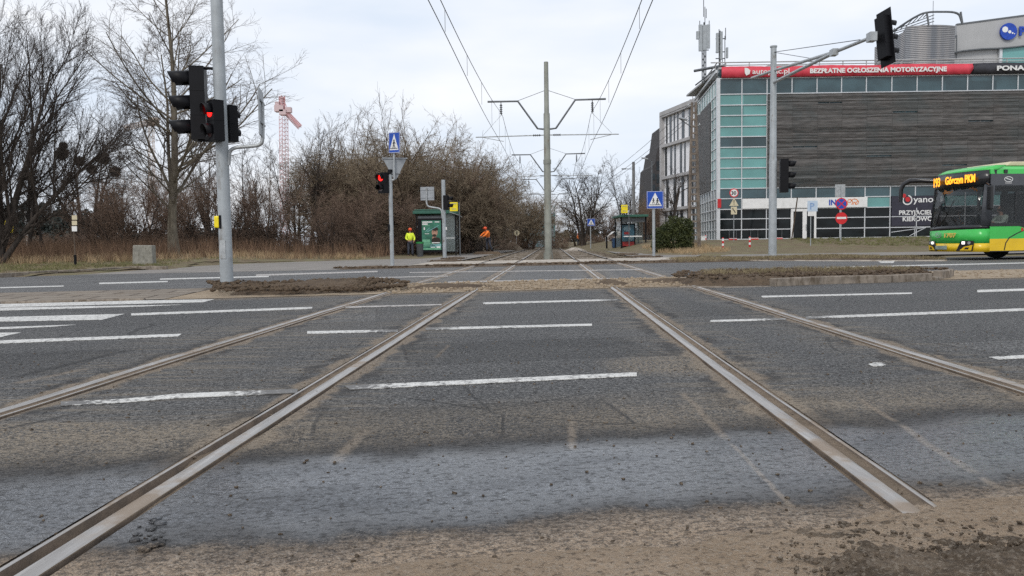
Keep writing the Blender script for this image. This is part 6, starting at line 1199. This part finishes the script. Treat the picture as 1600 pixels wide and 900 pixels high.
# ------------------------------------------------------------------ the bus
MAT['bgreen'] = mat('bus_green', (.05, .50, .085), .28, var=.08, scale=1, spec=.6); MAT['byel'] = mat('bus_yellow', (.80, .52, .012), .3, var=.1, scale=1, spec=.6, dirt=(.35, .25, .08), dirtamt=.25); MAT['bgrey'] = mat('bus_grey', (.075, .08, .09), .35, var=.15); MAT['bblack'] = mat('bus_black', (.012, .012, .014), .25, spec=.6)
MAT['rubber'] = mat('rubber', (.02, .02, .02), .85); MAT['inter'] = mat('bus_interior', (.05, .055, .06), .8); MAT['seatc'] = mat('seat_green', (.05, .14, .09), .8); MAT['hl'] = emis('headlamp', (1, .97, .9), 1.6); MAT['gold'] = mat('gold_print', (.75, .55, .12), .5); MAT['pgrey'] = mat('plate_grey', (.28, .34, .30), .5)
nb_ = AT(1527, 407.5, 25.0); bus = empty('city_bus', (nb_.x, 25.0, 0), R(8), 'green and yellow city bus entering from the right, route display lit amber', 'bus')
PL = [(.42, .0), (.12, .10), (-.02, .42), (-.10, .9), (-.12, 1.275), (-.10, 1.65), (-.02, 2.13), (.12, 2.45), (.42, 2.55)]
def front(nm, z0, z1, m, o0=0., o1=0., parent=bus, i0=0, i1=8, th=.03, zf=None):
    V = []; F = []
    for i in range(i0, i1+1):
        x, y = PL[i]; a, b_ = (zf(y) if zf else (z0, z1)); V += [(x+o0, y, a), (x+o1, y, b_)]
    n = i1-i0
    for i in range(n): F.append((2*i, 2*i+1, 2*i+3, 2*i+2))
    me = bpy.data.meshes.new(nm); me.from_pydata(V, [], F); me.update(); [setattr(p, 'use_smooth', True) for p in me.polygons]; o = link(nm, me, MAT[m], parent); md = o.modifiers.new('t', 'SOLIDIFY'); md.thickness = th; md.offset = 1 if False else 0; return o
fb = front('bumper', 0, 0, 'byel', .0, .0, zf=lambda y: (.27, .55+.0*y)); fg = front('front_panel', 0, 0, 'bgreen', .0, .01, zf=lambda y: (.55, .98+.04*(2.55-y)/2.55))
front('front_band', 0, 0, 'bblack', .01, .03, zf=lambda y: (.98+.04*(2.55-y)/2.55, 1.12+.04*(2.55-y)/2.55)); ws = front('windscreen', 1.15, 2.46, 'screen', .03, .16, i0=1, i1=7, th=.012)
front('display_box', 2.46, 2.93, 'bblack', .16, .22); front('pillar', 1.12, 2.46, 'bgrey', .03, .16, i0=0, i1=1, th=.05); front('pillar', 1.12, 2.46, 'bblack', .03, .16, i0=7, i1=8, th=.05)
front('roof_front', 2.93, 3.08, 'bgreen', .22, .55)
W_, L_b = 2.55, 12.0
for y, sd_ in ((0., -1), (W_, 1)):
    def panel(nm, x0, x1, z0, z1, m, off=0., parent=bus): return MB().b2((x0, y+sd_*off-.015, z0), (x1, y+sd_*off+.015, z1)).build(nm, MAT[m], parent)
    if True:
        for (x0, x1) in ((.42, 2.05), (3.35, 7.9), (9.2, L_b)): panel('side_panel', x0, x1, .27, .69, 'byel'); panel('side_panel', x0, x1, .69, 1.12, 'bgreen')
        panel('side_panel', 2.05, 3.35, 1.02, 1.12, 'bgreen'); panel('side_panel', 7.9, 9.2, 1.02, 1.12, 'bgreen')
        panel('window_band', .45, L_b, 1.12, 2.42, 'sideglass'); panel('frieze', .42, L_b, 2.42, 2.80, 'bgrey')
        panel('sill_band', .42, L_b, 1.10, 1.20, 'bblack', .012)
        for x in (2.1, 3.6, 5.2, 6.8, 8.4, 10.0, 11.9): panel('pillar', x-.06, x+.06, 1.12, 2.42, 'bblack', .006)
    for cx in (2.7, 8.55):
        arch = MB(); n = 14
        pts = [(cx+.62*math.cos(math.pi*i/n), .42+.60*math.sin(math.pi*i/n)) for i in range(n+1)]+[(cx-.66, .27), (cx-.66, 1.03), (cx+.66, 1.03), (cx+.66, .27)]
        arch._add([(a_, y+sd_*.0, c_) for a_, c_ in pts], [tuple(range(len(pts)))]); arch.build('wheel_arch', MAT['bblack'], bus)
        w1 = MB(Matrix.Translation((cx, y-sd_*.16, .48)) @ Matrix.Rotation(math.pi/2, 4, 'X')).tube([(0, 0, -.14), (0, 0, .14)], .48, 26).build('wheel', MAT['rubber'], bus, .03); MB(Matrix.Translation((cx, y-sd_*.02, .48)) @ Matrix.Rotation(math.pi/2, 4, 'X')).tube([(0, 0, -.02), (0, 0, .02)], .28, 18).build('rim', MAT['galv'], w1, .01)
# curved black seam and details on the near side
k = MB(); pts = [(.95, .32), (1.0, .55), (1.12, .72), (1.4, .86), (1.75, 1.0), (1.9, 1.1)]
for a_, c_ in zip(pts, pts[1:]): k.line(a_, c_, .035, -.02, .004)
k.prism([(1.35, 1.13), (1.9, .98), (2.3, 1.06), (2.3, 1.13)], .004, M=Matrix.Translation((0, -.02, 0))); k.b2((.42, -.021, .27), (L_b, -.016, .30)); k.build('side_trim', MAT['bblack'], bus)
MB().b2((1.55, -.03, .93), (1.62, -.015, 1.04)).build('side_lamp', MAT['red'], bus)
rf_ = MB(); sec = [(0, 2.80), (.02, 2.95), (.16, 3.05), (.5, 3.10), (2.05, 3.10), (2.39, 3.05), (2.53, 2.95), (2.55, 2.80)]; V = [(.42+.1*(z > 3), y, z) for y, z in sec]+[(L_b, y, z) for y, z in sec]; n = len(sec)
rf_._add(V, [(i, i+1, n+i+1, n+i) for i in range(n-1)]+[tuple(range(n, 2*n))[::-1], tuple(range(n))], 0); roof = rf_.build('roof', MAT['bgreen'], bus)
rp = MB(); rp.prism([(1.15, 3.08), (1.35, 3.22), (4.5, 3.24), (4.6, 3.08)], 2.0, M=Matrix.Translation((0, .25, 0))); rp.build('roof_pod', MAT['cream'], roof, .03)
MB().box((.95, -.01, 2.88), (.12, .03, .11)).build('side_camera', MAT['bblack'], bus); em = MB(); 
for i in range(16): a0, a1 = 2*math.pi*i/16, 2*math.pi*(i+1)/16; em.line((1.05+.15*math.cos(a0), 2.62+.08*math.sin(a0)), (1.05+.15*math.cos(a1), 2.62+.08*math.sin(a1)), .02, -.022, .003)
em.line((.96, 2.65), (1.14, 2.60), .025, -.022, .003).b2((.93, -.022, 2.49), (1.17, -.018, 2.505)); em.build('emblem', MAT['white'], bus)
# end wall, floor, interior
MB().b2((L_b-.03, 0, .3), (L_b, W_, 2.95)).build('rear_wall', MAT['bgreen'], bus); MB().b2((.3, .03, .30), (L_b-.05, W_-.03, .36)).b2((.45, .05, 2.38), (L_b-.05, W_-.05, 2.42)).build('floor', MAT['inter'], bus)
MB().b2((.25, .2, .4), (.75, 2.4, 1.15)).build('dashboard', MAT['inter'], bus, .05); k = MB().b2((1.75, .1, .36), (1.8, 1.15, 2.2)); k.b2((1.8, 1.1, .36), (2.0, 1.15, 2.3)); k.build('cab_wall', MAT['inter'], bus)
for x in (3.4, 4.3, 5.2, 6.4, 7.3, 9.0, 9.9, 10.8):
    for y in (.35, 1.95): MB().b2((x, y-.2, .75), (x+.42, y+.25, .85)).b2((x+.38, y-.2, .85), (x+.46, y+.25, 1.5)).build('seat', MAT['seatc'], bus, .02)
MB().b2((1.15, .40, .7), (1.6, .85, .85)).b2((1.55, .4, .85), (1.68, .85, 1.75)).build('driver_seat', MAT['inter'], bus, .03)
MB(Matrix.Translation((.78, .62, 1.25)) @ Matrix.Rotation(R(60), 4, 'Y')).tube([(.22*math.cos(a_), .22*math.sin(a_), 0) for a_ in np.linspace(0, 6.283, 17)], .018, 6).build('steering_wheel', MAT['blackp'], bus)
MB().b2((1.9, .03, 1.30), (1.93, .04, 2.2)).b2((1.35, -.018, 2.15), (1.9, -.014, 2.2)).b2((1.32, -.018, 1.3), (1.36, -.014, 2.2)).build('window_frame', MAT['bblack'], bus)
MAT['tshirt'] = mat('pale_green_shirt', (.35, .42, .36), .8)
wm = Matrix.Translation((nb_.x, 25., 0)) @ rz(R(8)); dp_ = wm @ Vector((1.38, .62, .0))
sit = dict(pelvis=(0, 0, .95), chest=(0, .0, 1.32), neck=(0, -.03, 1.50), head=(0, -.06, 1.62), shl=(-.18, 0, 1.42), ell=(-.24, -.2, 1.2), wrl=(-.14, -.44, 1.24), shr=(.18, 0, 1.42), elr=(.24, -.2, 1.2), wrr=(.14, -.44, 1.24), hipl=(-.10, -.05, .93), knl=(-.14, -.48, .93), anl=(-.14, -.55, .50), tol=(-.14, -.70, .44), hipr=(.10, -.05, .93), knr=(.14, -.48, .93), anr=(.14, -.55, .50), tor=(.14, -.70, .44))
person('bus driver in a pale shirt sitting behind the side window', (dp_.x, dp_.y, .0), R(8-90), sit, 'tshirt', 'trou', None)
# display text on the curved front, lamps, plate, wipers, mirrors
FM = Matrix.Translation((.06, 0, 0)) @ Matrix.Rotation(R(-90), 4, 'Z')      # text faces -x, runs from far side (y=W) to near side (y=0)
def ftxt(s, yfar, z, size, m, x=-.02, sx=1., bold=.0, nm='lettering', tilt=0):
    return text(nm, s, size, MAT[m], bus, Matrix.Translation((x, yfar, z)) @ Matrix.Rotation(R(tilt), 4, 'Z') @ Matrix.Rotation(R(-90), 4, 'Z'), .01, bold, sx=sx)
ftxt('193', 2.36, 2.53, .42, 'amber', .13, .95, .010, tilt=-15); ftxt('Górczyn PKM', 1.62, 2.57, .36, 'amber', .035, .66, .010, tilt=2); 
ftxt('1707', 1.40, .76, .20, 'gold', -.165, 1.5, .008); em = MB(Matrix.Translation((-.16, 1.66, .84)) @ rz(R(-90)))
for i in range(14): a0, a1 = 2*math.pi*i/14, 2*math.pi*(i+1)/14; em.line((.15*math.cos(a0), .08*math.sin(a0)), (.15*math.cos(a1), .08*math.sin(a1)), .022, 0, .003)
em.line((-.1, .03), (.1, -.03), .03, 0, .003); em.build('emblem', MAT['galv'], bus)
MB(Matrix.Translation((-.165, 1.5, .41)) @ rz(R(-90))).box((0, 0, 0), (.55, .02, .13)).build('number_plate', MAT['pgrey'], bus, .004)
for (yc, s_) in ((.50, 1), (2.05, -1)):
    T_ = Matrix.Translation((-.085 if s_ > 0 else -.07, yc, .42)) @ rz(R(-90+s_*14)); h_ = MB(T_).prism([(-s_*.30, -.12), (-s_*.12, .22), (s_*.30, .22), (s_*.34, .14), (s_*.28, -.12)], .03).build('headlamp_cluster', MAT['bblack'], bus, .004)
    MB(T_).prism([(-s_*.16, -.10), (s_*.26, -.10), (s_*.30, .08), (-s_*.0, .02)], .01, M=Matrix.Translation((0, -.012, 0))).build('trim', MAT['byel'], h_); MB(T_).prism([(-s_*.0, -.06), (s_*.16, -.06), (s_*.18, .0), (s_*.06, 0)], .01, M=Matrix.Translation((0, -.02, 0))).build('trim', MAT['bblack'], h_)
    MB(T_).box((-s_*.02, -.02, .15), (.10, .03, .09)).build('lamp', MAT['hl'], h_, .01); MB(T_).disc((s_*.18, -.02, .15), .05, .02).build('lamp', MAT['galv'], h_)
k = MB(); k.sweep([(.0, 2.0, 1.12), (-.02, 1.9, 1.35), (.06, 1.65, 2.2)], .018, 5).sweep([(.0, 2.1, 1.12), (-.05, 1.55, 1.3), (.02, 1.15, 2.0)], .018, 5).tube([(.02, 1.5, 1.5), (.08, 1.75, 2.3)], .022, 4); k.build('wiper', MAT['bblack'], bus)
k = MB(); k.sweep([(.25, 2.35, 2.72), (-.25, 2.75, 2.82), (-.55, 3.02, 2.80), (-.68, 3.10, 2.5), (-.68, 3.10, 2.10)], [.07]*24, 8) if False else k.tube([(.25, 2.35, 2.74), (-.15, 2.65, 2.80), (-.42, 2.86, 2.80), (-.58, 2.98, 2.68), (-.64, 3.02, 2.50), (-.64, 3.02, 2.05)], [.08, .085, .085, .08, .075, .07], 10)
k.build('mirror', MAT['bblack'], bus); MB().box((.22, -.24, 2.02), (.10, .22, .78)).build('mirror', MAT['bblack'], bus, .04); MB().tube([(.3, 0, 2.5), (.24, -.2, 2.42)], .04, 6).build('mirror_arm', MAT['bblack'], bus)
